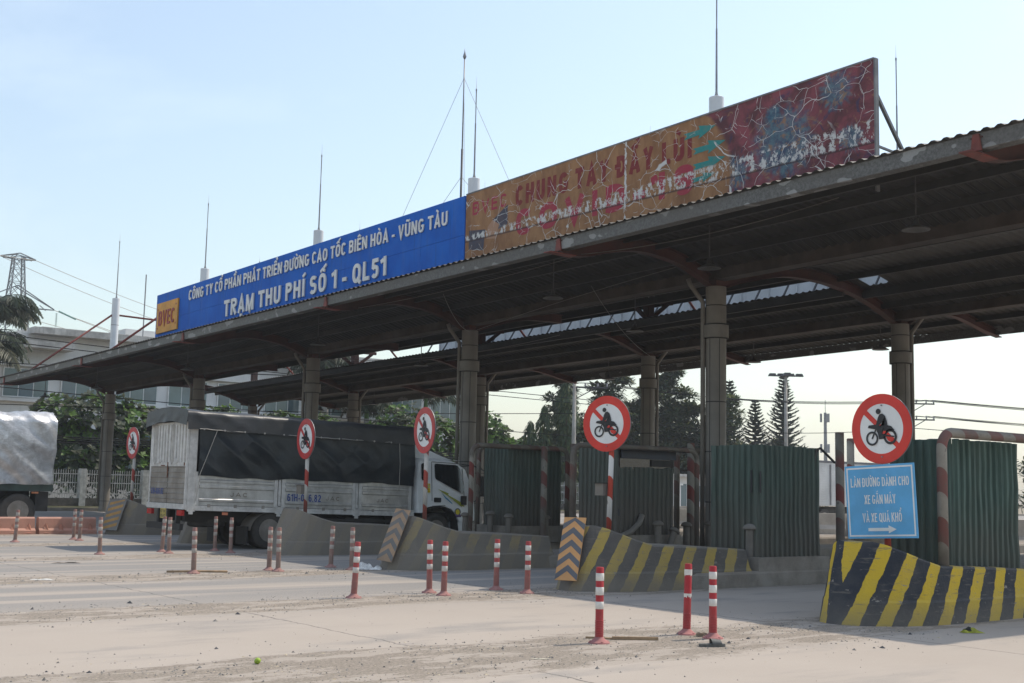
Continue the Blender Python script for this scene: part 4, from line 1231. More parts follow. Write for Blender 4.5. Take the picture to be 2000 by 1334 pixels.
MB().add([(1.50, -0.03, 1.80), (1.52, -0.05, 2.10), (1.66, -0.06, 2.12), (1.58, -0.03, 2.02)], [(0, 1, 2, 3)]).build('torn_flap', M['black'], b1)
b2 = booth(17.74, 19.36, 18.55, 19.75, 2.46, 2, 'dusty toll booth with torn awning and low side sheet', short=2.02, plz=0.62)
MB().box(0.06, 1.66, -0.05, -0.02, 1.95, 2.13).build('sign_band', pm('dark_blue_board', (0.03, 0.045, 0.07), 0.6, 0.3, 3, dust=0.3, dustcol=(0.09, 0.08, 0.07)), b2)
MB().box(0.03, 1.6, 0.01, 0.03, 1.72, 1.95).build('window', M['glass'], b2)
MB().box(0.95, 1.62, -0.02, 0.005, 1.80, 1.94).build('window_board', M['chassis'], b2)
aw = MB().grid(lambda u, v: (0.0 + 1.75 * u, 0.1 - 0.38 * v, 2.22 - 0.10 * v * v + 0.05 * rnoise(u * 6, v * 4, 2)), 16, 4)
aw.build('torn_awning', M['chassis'], b2)
hose = MB().tube([(-0.62, -0.12, 0.22), (-0.2, -0.16, 0.30), (0.25, -0.14, 0.45), (0.5, -0.12, 0.62), (0.62, -0.08, 0.78)], 0.06, 8)
hose.build('bent_duct', M['col'], b2, True)
b3 = booth(18.75, 20.4, 23.42, 24.4, 2.52, 3, 'green corrugated toll booth in front of the truck bonnet under the canopy', plz=0.62)
b4 = booth(17.6, 19.4, 28.5, 29.7, 2.5, 2, 'dusty corrugated toll booth on the island beyond the truck', plz=0.62)

# ------------------------------------------------------------------ bent guard pipes, tall posts, mushroom bollards
def upipe(x0, x1, y, z, r, label, mat='pipe', tilt=0.0):
    rr = 0.22; pts = [(0, 0, -0.02), (0, 0, z - 0.25 - rr)]
    for k in range(1, 6):
        a = PI * k / 12; pts.append((rr * (1 - math.cos(a)), 0, z - 0.25 - rr + rr * math.sin(a)))
    pts.append((rr, 0, z - 0.25)); L = x1 - x0
    pts.append((L - rr, 0, z - 0.25 + tilt))
    for k in range(1, 6):
        a = PI * k / 12; pts.append((L - rr + rr * math.sin(a), 0, z - 0.25 + tilt - rr * (1 - math.cos(a))))
    pts += [(L, 0, z - 0.25 - rr + tilt), (L, 0, -0.02)]
    # drop duplicates
    q = [pts[0]]
    for p in pts[1:]:
        if (Vector(p) - Vector(q[-1])).length > 1e-4: q.append(p)
    o = MB().tube(q, r, 12).build('guard_pipe', M[mat], None, True, (x0, y, 0.25))
    return tag(o, label, 'guard pipe', 'bent guard pipes around the booths')
upipe(13.95, 16.35, 8.72, 2.36, 0.065, 'red and white bent guard pipe around the booth behind the notice board')
upipe(17.45, 20.45, 23.22, 2.52, 0.06, 'red and white bent guard pipe in front of the booth past the truck cab')
upipe(18.9, 21.4, 24.85, 2.56, 0.055, 'dark dusty bent guard pipe behind the booth past the truck cab', 'pipe_dusty')
upipe(16.3, 19.9, 18.35, 2.42, 0.055, 'dark dusty bent guard pipe above the booth with torn awning', 'pipe_dusty')
upipe(20.9, 23.4, 19.9, 2.50, 0.07, 'dusty bent guard pipe beside the large grey column', 'pipe_dusty')
def tall_post(x, y, top, r, label, mat='pipe'):
    o = MB().lathe([(r, -0.02), (r, top - 0.25 - 0.01), (r - 0.012, top - 0.25)], 16).build('striped_post', M[mat], None, True, (x, y, 0.25), 50)
    tag(o, label, 'post', 'tall red and white posts on the islands')
tall_post(19.1, 14.05, 2.70, 0.082, 'tall red and white post between the slotted booth and the notice board', 'pipe')
tall_post(20.4, 19.0, 2.62, 0.084, 'tall red and white post just before the large grey column', 'pipe')
tall_post(21.3, 18.62, 2.52, 0.05, 'slim red and white post standing against the large grey column', 'pipe')
tall_post(19.5, 23.0, 2.56, 0.078, 'dusty red and white post in the middle of the green booth side', 'pipe')
tall_post(20.45, 23.0, 2.66, 0.088, 'dusty brown post at the rear corner of the green booth', 'pipe_dusty')
tall_post(25.9, 29.3, 2.47, 0.075, 'clean red and white post standing in the light beyond the green booth', 'pipe_clean')
tall_post(13.9, 10.05, 2.30, 0.05, 'slim striped post standing behind the notice board', 'pipe')
bolm = pm('bollard_concrete', (0.20, 0.18, 0.155), 0.9, 0.25, 5, dust=0.5, dustcol=(0.17, 0.145, 0.12))
_bm = None
def bollard(x, y, top, label, tilt=0.0):
    h = top - 0.25
    o = thing('mushroom_bollard', label, 'bollard', (x, y, 0.25), 0, 'mushroom bollards on the islands')
    MB().lathe([(0.075, -0.05), (0.07, h - 0.08)], 14).build('shaft', bolm, o, True, ang=50)
    MB().lathe([(0.075, h - 0.10), (0.122, h - 0.085), (0.118, h - 0.06), (0.09, h - 0.02), (0.045, h), (0.01, h + 0.004)], 16).build('cap', bolm, o, True)
    if tilt: o.rotation_euler = (0, R(tilt), 0)
for a in ((16.33, 13.85, 1.02, 'mushroom bollard in front of the slotted green booth', 0),
          (18.66, 18.3, 0.92, 'upright mushroom bollard before the booth with torn awning', 0),
          (18.95, 18.3, 0.82, 'leaning mushroom bollard before the booth with torn awning', 24),
          (20.0, 18.75, 0.88, 'mushroom bollard between the torn booth and the tall striped post', 0),
          (20.8, 18.8, 0.90, 'mushroom bollard at the foot of the large grey column', 0),
          (21.12, 18.72, 0.87, 'mushroom bollard at the foot of the large grey column', 0),
          (17.7, 23.75, 0.93, 'mushroom bollard in front of the truck cab wheel', 0),
          (18.45, 23.75, 0.97, 'mushroom bollard along the side of the green booth past the truck', 0),
          (18.6, 23.22, 0.92, 'mushroom bollard along the side of the green booth past the truck', 0),
          (19.75, 23.2, 0.89, 'mushroom bollard along the side of the green booth past the truck', 0),
          (17.2, 18.75, 0.62, 'low mushroom bollard beside the orange chevron plate', 0),
          (21.0, 23.6, 0.88, 'mushroom bollard in the gap beside the torn booth', 0)):
    bollard(*a)

# ------------------------------------------------------------------ cargo truck
tk = thing('cargo_truck', 'white cargo truck with aluminium side boards and black tarpaulin driving under the canopy', 'truck', (11.62, 26.0, 0))
WT = 2.1
def tsh(mb): mb.v = [(x, y, z - 0.02 * x) for x, y, z in mb.v]; return mb
def tb(mb, name, mat, parent=None, smooth=False, ang=None): return tsh(mb).build(name, mat, parent or tk, smooth, ang=ang)
M['alu'] = pm('dull_aluminium', (0.62, 0.61, 0.59), 0.32, 0.25, 3.0, dust=0.14, metal=0.6, dustcol=(0.24, 0.205, 0.165), streak=0.2)
M['alud'] = pm('dirty_aluminium', (0.38, 0.36, 0.33), 0.5, 0.3, 3.0, dust=0.5, metal=0.4, dustcol=(0.22, 0.18, 0.14), streak=0.35)
M['twhite'] = pm('truck_white', (0.88, 0.88, 0.86), 0.3, 0.06, 2.0, dust=0.04)
M['tframe'] = pm('worn_white_frame', (0.70, 0.68, 0.64), 0.5, 0.2, 6.0, dust=0.22, streak=0.35)
M['rust'] = pm('rust_patch', (0.16, 0.055, 0.025), 0.9, 0.5, 15)
def tarp_material(name, col, rough):
    t = NT(name); p = t.pos()
    n = t.noise(p, 1.6, 5, 0.6)
    c = t.mix(t.step(n, 0.3, 0.7), tuple(v * 0.75 for v in col), tuple(v * 1.25 for v in col))
    d = t.noise(p, 3.0, 6, 0.7)
    c = t.mix(t.math('MULTIPLY', t.step(d, 0.50, 0.85), 0.22), c, (0.10, 0.09, 0.08))
    t.out(c, rough, 0, 0.5)
    t.bump(t.noise(p, 14.0, 4, 0.6), 0.15, 0.03)
    return t.m
M['tarp'] = tarp_material('black_tarpaulin', (0.012, 0.017, 0.021), 0.34)
M['tarptop'] = tarp_material('grey_black_tarpaulin', (0.030, 0.031, 0.033), 0.42)
# chassis rails, cross pieces, floor rim
tb(MB().box(0.25, 7.4, 0.55, 0.70, 0.62, 0.86).box(0.25, 7.4, 1.40, 1.55, 0.62, 0.86).box(0.2, 6.1, 0.15, 1.95, 0.865, 0.90), 'chassis', M['chassis'])
rim = MB()
rim.box(0.02, 6.12, -0.01, 0.05, 0.885, 1.0).box(0.02, 6.12, WT - 0.05, WT + 0.01, 0.885, 1.0)
tb(rim, 'bed_rail', M['tframe'])
tb(MB().box(-0.03, 0.05, 0.0, WT, 0.90, 1.02), 'rear_sill', M['tframe'])
for x in (0.12, 2.30, 4.42, 6.02):
    tb(MB().box(x - 0.09, x + 0.09, -0.03, -0.0105, 0.86, 1.04).box(x - 0.05, x + 0.05, -0.028, -0.0105, 0.80, 0.8595), 'hinge_bracket', M['tframe'])
# ribbed side boards (three a side)
def board(x0, x1, y, z0, z1, out, mat, name='side_board'):
    pr = []
    z = z0; H = z1 - z0
    prof = [(z0, 0.0), (z0 + 0.10 * H, 0.0), (z0 + 0.13 * H, 0.022), (z0 + 0.19 * H, 0.022), (z0 + 0.22 * H, 0.0), (z0 + 0.52 * H, 0.0), (z0 + 0.55 * H, 0.024), (z0 + 0.62 * H, 0.024), (z0 + 0.65 * H, 0.002),
            (z0 + 0.70 * H, 0.002), (z0 + 0.73 * H, 0.024), (z0 + 0.79 * H, 0.024), (z0 + 0.82 * H, 0.0), (z1, 0.0)]
    mb = MB(); v = []; f = []
    n = 10
    for i in range(n + 1):
        x = x0 + (x1 - x0) * i / n
        for zz, d in prof:
            v.append((x, y + out * (d + 0.004 * rnoise(x * 2.1, zz * 2.5)), zz))
    N = len(prof)
    for i in range(n):
        for k in range(N - 1):
            q = (i * N + k, (i + 1) * N + k, (i + 1) * N + k + 1, i * N + k + 1)
            f.append(q if out < 0 else q[::-1])
    mb.add(v, f)
    return tb(mb, name, mat)
SB = [(0.30, 2.16), (2.46, 4.28), (4.57, 5.93)]
sbo = []
for a, b in SB:
    sbo.append(board(a, b, -0.004, 1.01, 1.72, -1, M['alu']))
    board(a, b, WT + 0.004, 1.01, 1.72, 1, M['alu'])
    for x in (a - 0.05, b + 0.05):
        tb(MB().box(x - 0.045, x + 0.045, -0.02, 0.03, 1.005, 1.75), 'board_post', M['tframe'])
        tb(MB().box(x - 0.045, x + 0.045, WT - 0.03, WT + 0.02, 1.005, 1.75), 'board_post', M['tframe'])
tb(MB().box(0.1, 6.05, 0.035, WT - 0.035, 1.0, 1.70), 'load', M['chassis'])
for x in (2.31, 4.42):
    tb(MB().box(x - 0.03, x + 0.03, -0.015, 0.03, 1.005, 1.72), 'stake', M['tframe'])
    tb(MB().box(x - 0.035, x + 0.035, -0.03, -0.0155, 1.02, 1.12), 'stake_lock', M['tframe'])
for x in (0.55, 1.2, 1.9, 2.8, 3.5, 4.1, 4.9, 5.6):
    tb(MB().box(x - 0.035, x + 0.035, -0.022, -0.0105, 0.965, 1.035), 'hinge', M['alud'])
for x in (0.95, 5.55):
    tb(MB().box(x - 0.07, x + 0.07, -0.022, -0.0105, 0.80, 0.86), 'side_marker', pm('amber_marker', (0.65, 0.22, 0.12), 0.3, 0.1))
for k, (a, b, z0, h, mk, body, bold) in enumerate(((2.52, 3.42, 1.165, 0.17, 'numblue', '61H-006.82', 0.02), (1.05, 1.5, 1.22, 0.09, 'alud', 'JAC', 0.0), (3.55, 3.95, 1.21, 0.09, 'alud', 'JAC', 0.0), (5.0, 5.35, 1.21, 0.08, 'alud', 'JAC', 0.0))):
    if 'numblue' not in M: M['numblue'] = pm('blue_number_paint', (0.03, 0.08, 0.32), 0.5, 0.3, 12.0, dust=0.1)
    for mb in text_mesh(body, a, b, z0, h, 0.0, bold, -0.0125): tb(mb, 'number_lettering', M[mk], sbo[0 if k == 1 else 1 if k in (0, 2) else 2])
# rear: lower boards, ribbed upper doors, locks
tb(MB().box(-0.012, 0.03, 0.02, 0.09, 1.02, 2.86).box(-0.012, 0.03, WT - 0.09, WT - 0.02, 1.02, 2.86).box(-0.012, 0.03, 0.0905, WT - 0.0905, 1.86, 1.95).box(-0.012, 0.03, 0.0905, WT - 0.0905, 2.80, 2.86), 'rear_frame', M['tframe'])
tb(MB().box(0.035, 0.22, 0.005, 0.055, 1.0, 2.86), 'corner_stake', M['tframe'])
for a, b in ((0.10, 1.04), (1.06, 2.0)):
    mb = MB(); v = []; f = []; prof = []
    for i in range(7):
        z = 1.03 + 0.83 * i / 7
        prof += [(z, 0.0), (z + 0.085, 0.0), (z + 0.095, 0.015), (z + 0.11, 0.015)]
    prof.append((1.86, 0.0))
    for y in (a, b):
        for z, d in prof: v.append((0.004 - d, y, z))
    N = len(prof)
    for k in range(N - 1): f.append((k, k + 1, N + k + 1, N + k))
    tb(mb.add(v, f), 'tailgate', M['alud'])
    mb = MB(); v = []; f = []; prof = []
    n = 6
    for i in range(n):
        y = a + (b - a) * i / n; w = (b - a) / n
        prof += [(y, 0.0), (y + w * 0.30, 0.0), (y + w * 0.36, 0.05), (y + w * 0.94, 0.05)]
    prof.append((b, 0.0))
    for z in (1.95, 2.80):
        for y, d in prof: v.append((0.03 - d, y, z))
    N = len(prof)
    for k in range(N - 1): f.append((k, N + k, N + k + 1, k + 1))
    d_ = tb(mb.add(v, f), 'rear_door', M['tframe'])
    tb(MB().tube([(-0.03, (a + b) / 2 + 0.25, 1.9), (-0.03, (a + b) / 2 + 0.25, 2.82)], 0.014, 6).box(-0.05, -0.018, (a + b) / 2 - 0.05, (a + b) / 2 + 0.08, 1.93, 2.03), 'lock_bar', M['tframe'], d_)
for q in ((1.02, 1.07, 1.6, 1.955), (0.12, 0.17, 1.87, 1.94), (1.2, 1.42, 1.865, 1.885)): tb(MB().box(-0.0165, -0.0125, *q), 'rust_stain', M['rust'])
for mb in text_mesh('61H-006.82', 0, 0.7, 1.22, 0.14, 0.0, 0.02, 0.0):
    mb.v = [(-0.0175, 1.92 - x, z) for x, y, z in mb.v]
    tb(mb, 'number_lettering', M['numblue'])
# tarpaulin side curtains, fluttering cloth
def curtain(y, out):
    mb = MB()
    def fn(u, v):
        x = 0.24 + 5.82 * u; z = 1.66 + 1.16 * v
        rg1 = (1 - abs(rnoise((x + z * 1.1) * 1.15, (z - x * 0.6) * 0.40, 9))) ** 4; rg2 = (1 - abs(rnoise((x * 0.9 - z * 1.3) * 1.6, (z + x * 0.5) * 0.6, 5))) ** 4
        a = 0.06 * rnoise(x * 0.9, z * 1.1, 4 + out) + 0.045 * rg1 + 0.008 * rg2 + 0.012 * rnoise((x + z) * 5.0, z * 2 - x, 2)
        zz = z
        if v == 0: zz += 0.045 * rnoise(x * 1.7, 7.7) - 0.02 * math.sin(x * 1.1)
        return (x, y + out * (0.035 + a * (0.25 + 0.75 * math.sin(PI * min(1, v + 0.08)))), zz)
    mb.grid(fn, 150, 40, flip=(out > 0))
    return tb(mb, 'side_tarpaulin', M['tarp'], None, True)
curtain(0.0, -1); curtain(WT, 1)
# top cover hanging over the sides and rear, slightly peaked at the rear hoop
def cover():
    mb = MB()
    pr = []
    for i in range(41):
        s = i / 40
        pr.append(s)
    def fn(u, v):
        x = -0.09 + 6.22 * u
        s = v * 2 - 1                      # -1 near side edge, 1 far side edge
        hang = 0.44; L = WT + 0.12 + 2 * hang
        d = (v * L)
        hump = 0.10 * abs(math.cos(u * PI * 4)) ** 2 + (0.06 if u < 0.04 else 0)
        if d < hang:
            y = -0.07 - 0.03 * (1 - d / hang); z = 2.70 + 0.38 * (d / hang) ** 0.8
        elif d > L - hang:
            e = (L - d) / hang; y = WT + 0.07 + 0.03 * (1 - e); z = 2.70 + 0.38 * e ** 0.8
        else:
            t_ = (d - hang) / (L - 2 * hang)
            y = -0.06 + (WT + 0.12) * t_
            z = 3.08 + 0.09 * math.sin(PI * t_) ** 0.5 + 0.02 * math.cos(u * PI * 8) * math.sin(PI * t_)
        side = 1 if d < hang or d > L - hang else 0.35
        z += 0.014 * rnoise(x * 3, d * 3.0, 5)
        y += (-1 if v < 0.5 else 1) * side * (0.035 * (1 - abs(rnoise(x * 1.3 + d * 1.5, d * 0.8, 3))) ** 4 + 0.02 * rnoise(x * 2.2 - d * 2, d, 8))
        if d < 1e-6 or d > L - 1e-6: z += 0.03 * rnoise(x * 1.4, 1.0) - 0.02
        return (x, y, z - 0.0 * u)
    mb.grid(fn, 120, 40)
    # rear flap
    def fr(u, v):
        y = -0.10 + (WT + 0.2) * u; zt = 3.06 + 0.10 * math.sin(PI * min(max((y + 0.06) / (WT + 0.12), 0), 1)) ** 0.7 + 0.045
        return (-0.092 - 0.02 * v + 0.03 * rnoise(u * 7, v * 2, 6) * math.sin(PI * u) * v, y, zt - (0.34 + 0.05 * rnoise(u * 4, 3)) * v)
    mb.grid(fr, 40, 8, flip=True)
    return tb(mb, 'top_tarpaulin', M['tarptop'], None, True)
cv = cover()
rope = MB()
rp = [(0.2 + 5.8 * i / 60, -0.115 - 0.01 * rnoise(i * 0.3, 2), 2.70 + 0.02 * rnoise(i * 0.35, 5)) for i in range(61)]
tb(MB().tube(rp, 0.009, 5), 'rope', M['wirelt'])
for i in range(12): tb(MB().lathe([(0.022, -0.008), (0.022, 0.0), (0.01, 0.004)], 8, (0.3 + i * 0.5, -0.125, 2.70), axis='y'), 'eyelet', M['wirelt'])
tb(MB().tube([(0.62, -0.125, 2.70), (0.45, -0.10, 2.2), (0.27, -0.08, 1.7), (0.22, -0.04, 1.1)], 0.008, 5), 'rope', M['wirelt'])
tb(MB().tube([(5.55, -0.125, 2.70), (5.6, -0.10, 2.2), (5.62, -0.06, 1.5)], 0.008, 5), 'rope', M['wirelt'])
# underrun bar, lamps, plate, spare wheel, fenders, tank, side rails
tb(MB().box(-0.06, 0.02, 0.12, 1.98, 0.44, 0.58), 'underrun_bar', M['chassis'])
tb(MB().box(0.02, 0.12, 0.5, 0.58, 0.5, 0.88).box(0.02, 0.12, 1.5, 1.58, 0.5, 0.88), 'underrun_bracket', M['chassis'])
M['taill'] = pm('tail_lamp_red', (0.45, 0.02, 0.02), 0.25, 0.1)
for a in (0.08, 1.76): tb(MB().box(-0.05, 0.02, a, a + 0.26, 0.76, 0.88), 'tail_lamp', M['taill'])
M['plate'] = pm('yellow_plate', (0.62, 0.46, 0.10), 0.5, 0.1, 3, dust=0.15)
lp = tb(MB().box(-0.035, -0.02, 0.98, 1.28, 0.68, 0.90), 'number_plate', M['plate'])
for z0, s in ((0.80, '61H'), (0.70, '006.82')):
    for mb in text_mesh(s, 0.02, 0.28, z0, 0.075, 0, 0.01):
        mb.v = [(-0.036, 1.28 - x, z) for x, y, z in mb.v]; tb(mb, 'number_lettering', M['black'], lp)
def wheel(x, y, r, w, parent, side=-1, name='wheel'):
    tyre = MB().lathe([(r * 0.60, -w / 2 + 0.02), (r * 0.78, -w / 2), (r * 0.93, -w / 2 + 0.012), (r, -w / 2 + 0.045), (r, w / 2 - 0.045), (r * 0.93, w / 2 - 0.012), (r * 0.78, w / 2), (r * 0.60, w / 2 - 0.02)], 32, (0, 0, 0), axis='y')
    o = tyre.build(name, M['tyre'], parent, True, (x, y, r), 40)
    s = side
    rimp = [(0.10 * r, s * w * 0.28), (0.30 * r, s * w * 0.30), (0.33 * r, s * w * 0.10), (0.50 * r, s * w * 0.06), (0.58 * r, s * (w / 2 - 0.03)), (0.61 * r, s * (w / 2 - 0.012))]
    if s > 0: rimp = rimp
    MB().lathe(rimp if s > 0 else rimp[::-1], 24, (0, 0, 0), axis='y').build('rim', M['alud'], o, True, ang=30)
    nut = MB()
    for k in range(8):
        a = 2 * PI * k / 8; nut.lathe([(0.022, s * w * 0.10), (0.018, s * (w * 0.10 + 0.035))] if s > 0 else [(0.018, s * (w * 0.10 + 0.035)), (0.022, s * w * 0.10)], 6, (0.42 * r * math.cos(a), 0, 0.42 * r * math.sin(a)), axis='y')
    nut.build('wheel_nuts', M['alud'], o)
    return o
wheel(2.12, 0.16, 0.43, 0.24, tk); wheel(2.12, 0.44, 0.43, 0.24, tk); wheel(2.12, WT - 0.16, 0.43, 0.24, tk, 1); wheel(2.12, WT - 0.44, 0.43, 0.24, tk, 1)
wheel(6.86, 0.15, 0.42, 0.24, tk); wheel(6.86, WT - 0.15, 0.42, 0.24, tk, 1)
tb(MB().lathe([(0.12, 0.50), (0.36, 0.48), (0.43, 0.52), (0.43, 0.66), (0.36, 0.70), (0.12, 0.68)], 28, (0.95, 0.95, 0.02)), 'spare_wheel', M['tyre'], None, True, 40)
tb(MB().grid(lambda u, v: (2.12 - 0.52 * math.cos(PI * (0.02 + 0.5 * u)), -0.02 + 0.55 * v, 0.43 + 0.53 * math.sin(PI * (0.02 + 0.5 * u)) * 0.86), 12, 2), 'fender', M['alud'], None, True)
tb(MB().box(1.52, 1.56, 0.02, 0.55, 0.14, 0.55), 'mud_flap', M['chassis'])
tb(MB().box(1.52, 1.56, WT - 0.55, WT - 0.02, 0.14, 0.55), 'mud_flap', M['chassis'])
tb(MB().box(2.9, 6.0, 0.02, 0.06, 0.72, 0.78).box(2.9, 6.0, 0.02, 0.06, 0.5, 0.56).box(3.4, 3.45, 0.061, 0.1, 0.5, 0.865).box(5.3, 5.35, 0.061, 0.1, 0.5, 0.865), 'side_guard', M['chassis'])
tb(MB().box(4.2, 5.2, 0.11, 0.52, 0.48, 0.82), 'fuel_tank', M['chassis'])
tb(MB().tube([(2.12, 0.3, 0.43), (2.12, 1.8, 0.43)], 0.09, 10).tube([(6.86, 0.3, 0.5), (6.86, 1.8, 0.5)], 0.07, 10), 'axle', M['chassis'])
# cab: lofted from side profiles
def cab():
    prof = [(6.22, 0.98), (6.20, 1.60), (6.24, 2.26), (6.34, 2.36), (6.8, 2.385), (7.35, 2.36), (7.60, 2.29), (7.70, 2.17), (7.80, 1.85), (7.90, 1.48), (7.95, 1.25), (7.975, 1.0), (7.97, 0.82), (7.55, 0.78), (7.45, 0.98), (7.30, 1.10), (7.05, 1.17), (6.80, 1.18), (6.55, 1.13), (6.42, 1.02), (6.38, 0.98)]
    mb = MB(); N = len(prof); ys = [0.0, 0.03, 0.09, 0.22, WT / 2, WT - 0.22, WT - 0.09, WT - 0.03, WT]
    v = []; f = []
    for y in ys:
        e = min(y, WT - y)
        t_ = 1 - min(1.0, e / 0.22)
        for x, z in prof:
            dz_ = -0.07 * t_ ** 2.5 if z > 2.1 else 0
            dx_ = -0.035 * t_ ** 2.5 + 0.11 if x > 7.6 else (0.05 * t_ ** 3 if x < 6.3 else 0)
            tuck = 0.09 * max(0, (z - 1.45) / 0.9) * (1 if y < WT / 2 else -1) * (1 if e < 0.2 else 0)
            v.append((x + dx_, y + tuck, z + dz_))
    for i in range(len(ys) - 1):
        for k in range(N):
            k2 = (k + 1) % N
            f.append((i * N + k, i * N + k2, (i + 1) * N + k2, (i + 1) * N + k))
    f.append(tuple(range(N))[::-1]); o = (len(ys) - 1) * N; f.append(tuple(o + k for k in range(N)))
    return mb.add(v, f)
cb = tb(cab(), 'cab', M['twhite'], None, True, 32)
def cy(z): return 0.0 + 0.09 * max(0, (z - 1.45) / 0.9)
def cflat(pts, off, name, mat, parent=cb):
    mb = MB(); flat(mb, pts, 0); mb.v = [(x, cy(z) - off, z) for x, y, z in mb.v]
    return tb(mb, name, mat, parent)
def rounded(pts, r=0.05, n=4):
    out = []
    for i, p in enumerate(pts):
        a = Vector(pts[i - 1]); b = Vector(p); c = Vector(pts[(i + 1) % len(pts)])
        d1 = (a - b); d2 = (c - b); rr = min(r, d1.length * 0.4, d2.length * 0.4)
        p1 = b + d1.normalized() * rr; p2 = b + d2.normalized() * rr
        for k in range(n + 1):
            t_ = k / n; q = p1 * (1 - t_) ** 2 + b * 2 * t_ * (1 - t_) + p2 * t_ ** 2
            out.append((q.x, q.y))
    return out
cflat(rounded([(6.78, 1.86), (7.66, 1.50), (7.71, 1.62), (7.60, 2.14), (7.50, 2.24), (6.77, 2.25)], 0.07), 0.006, 'door_window', M['glass'])
cflat(rounded([(6.36, 1.80), (6.56, 1.80), (6.56, 2.24), (6.36, 2.24)], 0.06), 0.006, 'quarter_window', M['glass'])
for a, b in (((6.69, 1.0), (6.69, 2.29)), ((6.69, 2.29), (7.56, 2.28)), ((6.69, 1.16), (7.1, 1.19)), ((7.73, 1.2), (7.66, 2.16))):
    tb(MB().bar((a[0], cy(a[1]) - 0.003, a[1]), (b[0], cy(b[1]) - 0.003, b[1]), 0.012, 0.01, up=(0, 1, 0)), 'door_seam', M['seam'], cb)
cflat(rounded([(6.73, 1.26), (6.96, 1.26), (6.96, 1.38), (6.73, 1.38)], 0.03), 0.012, 'door_handle', M['black'])
M['olive'] = pm('olive_decal', (0.36, 0.38, 0.04), 0.5, 0.1); M['bluedec'] = pm('blue_decal', (0.03, 0.27, 0.46), 0.5, 0.1)
M['ysticker'] = pm('yellow_sticker', (0.75, 0.60, 0.03), 0.5, 0.1); M['purple'] = pm('purple_sticker', (0.12, 0.07, 0.20), 0.5, 0.1)
cflat([(6.86, 1.60), (7.20, 1.50), (7.18, 1.46), (7.66, 1.26), (7.72, 1.17), (7.62, 1.19), (7.64, 1.15), (7.35, 1.33), (7.20, 1.42)], 0.005, 'swoosh_decal', M['olive'])
cflat([(6.98, 1.50), (7.30, 1.27), (7.33, 1.22), (7.10, 1.37)], 0.005, 'swoosh_decal', M['bluedec'])
cflat([(6.42, 1.50), (6.62, 1.50), (6.62, 1.73), (6.42, 1.73)], 0.006, 'yellow_sticker', M['ysticker'])
for z0 in (1.53, 1.58, 1.63, 1.68): cflat([(6.44, z0), (6.60, z0), (6.60, z0 + 0.012), (6.44, z0 + 0.012)], 0.008, 'sticker_print', M['taill' if z0 < 1.6 else 'bluedec'])
cflat(circ(0.10, 7.50, 1.03, 20), 0.006, 'round_badge', M['chev']); cflat(circ(0.068, 7.50, 1.03, 20), 0.008, 'round_badge', M['ysticker'])
cflat([(7.39, 0.90), (7.62, 0.90), (7.60, 0.97), (7.41, 0.97)], 0.007, 'badge_ribbon', M['purple'])
for mb in text_mesh('JAC', 7.22, 7.36, 1.345, 0.05, 0, 0.01):
    mb.v = [(x, cy(z) - 0.008, z - 0.4 * (x - 7.22)) for x, y, z in mb.v]; tb(mb, 'badge_lettering', M['twhite'], cb)
# wheel arch, bumper, step, roof fairing, mirrors, wiper arm
ar = MB()
pts = [(6.38, 0.70), (6.40, 0.98), (6.50, 1.08), (6.70, 1.155), (6.95, 1.165), (7.20, 1.12), (7.38, 1.0), (7.48, 0.80), (7.52, 0.55)]
for (a, b), (c, d) in zip(pts, pts[1:]): ar.bar((a, 0.14, b - 0.012), (c, 0.14, d - 0.012), 0.30, 0.035)
tb(ar, 'wheel_arch', M['chassis'], cb)
tb(MB().prism(rounded([(7.50, 0.40), (7.94, 0.36), (8.02, 0.46), (8.02, 0.78), (7.52, 0.775)], 0.05), 'y', 0.015, WT - 0.015), 'bumper', M['twhite'], cb, True, 40)
tb(MB().box(6.3, 7.4, 0.3, WT - 0.3, 0.6, 1.0), 'cab_underside', M['chassis'], cb)
fa_ = MB()
def fairing(u, v):
    t_ = v * 2 - 1; w = 0.80 * (0.75 + 0.25 * u)
    x = 6.36 + 1.28 * u
    z = 2.36 + 0.56 * (1 - u) ** 1.55 * (1 - 0.18 * abs(t_) ** 3)
    y = WT / 2 + t_ * w * 1.0
    return (x, y, z)
fa_.grid(fairing, 14, 10, flip=False)
for sgn, vv in ((-1, 0.0), (1, 1.0)):
    v = []
    for i in range(15):
        p = fairing(i / 14, vv); v += [(p[0], p[1], p[2]), (p[0], p[1] + sgn * 0.10, 2.37)]
    f = [(2 * i, 2 * i + 1, 2 * i + 3, 2 * i + 2) for i in range(14)]
    fa_.add(v, f if sgn > 0 else [q[::-1] for q in f])
tb(fa_, 'roof_fairing', M['twhite'], cb, True)
mi = MB().tube([(7.66, 0.12, 2.22), (7.85, 0.0, 2.24), (8.12, -0.14, 2.20), (8.2, -0.15, 2.12)], 0.014, 6).tube([(7.90, 0.10, 1.30), (8.06, 0.0, 1.32), (8.10, -0.10, 1.45)], 0.014, 6)
mi.box(8.06, 8.16, -0.26, -0.06, 1.45, 1.98)
tb(mi, 'mirror', M['black'], cb)
tb(MB().box(7.60, 7.74, -0.06, 0.02, 1.22, 1.45), 'corner_mirror', M['black'], cb)
tb(MB().tube([(7.62, 0.05, 2.27), (7.95, -0.05, 2.25), (8.3, -0.05, 2.13)], 0.012, 6), 'mirror_arm', M['black'], cb)

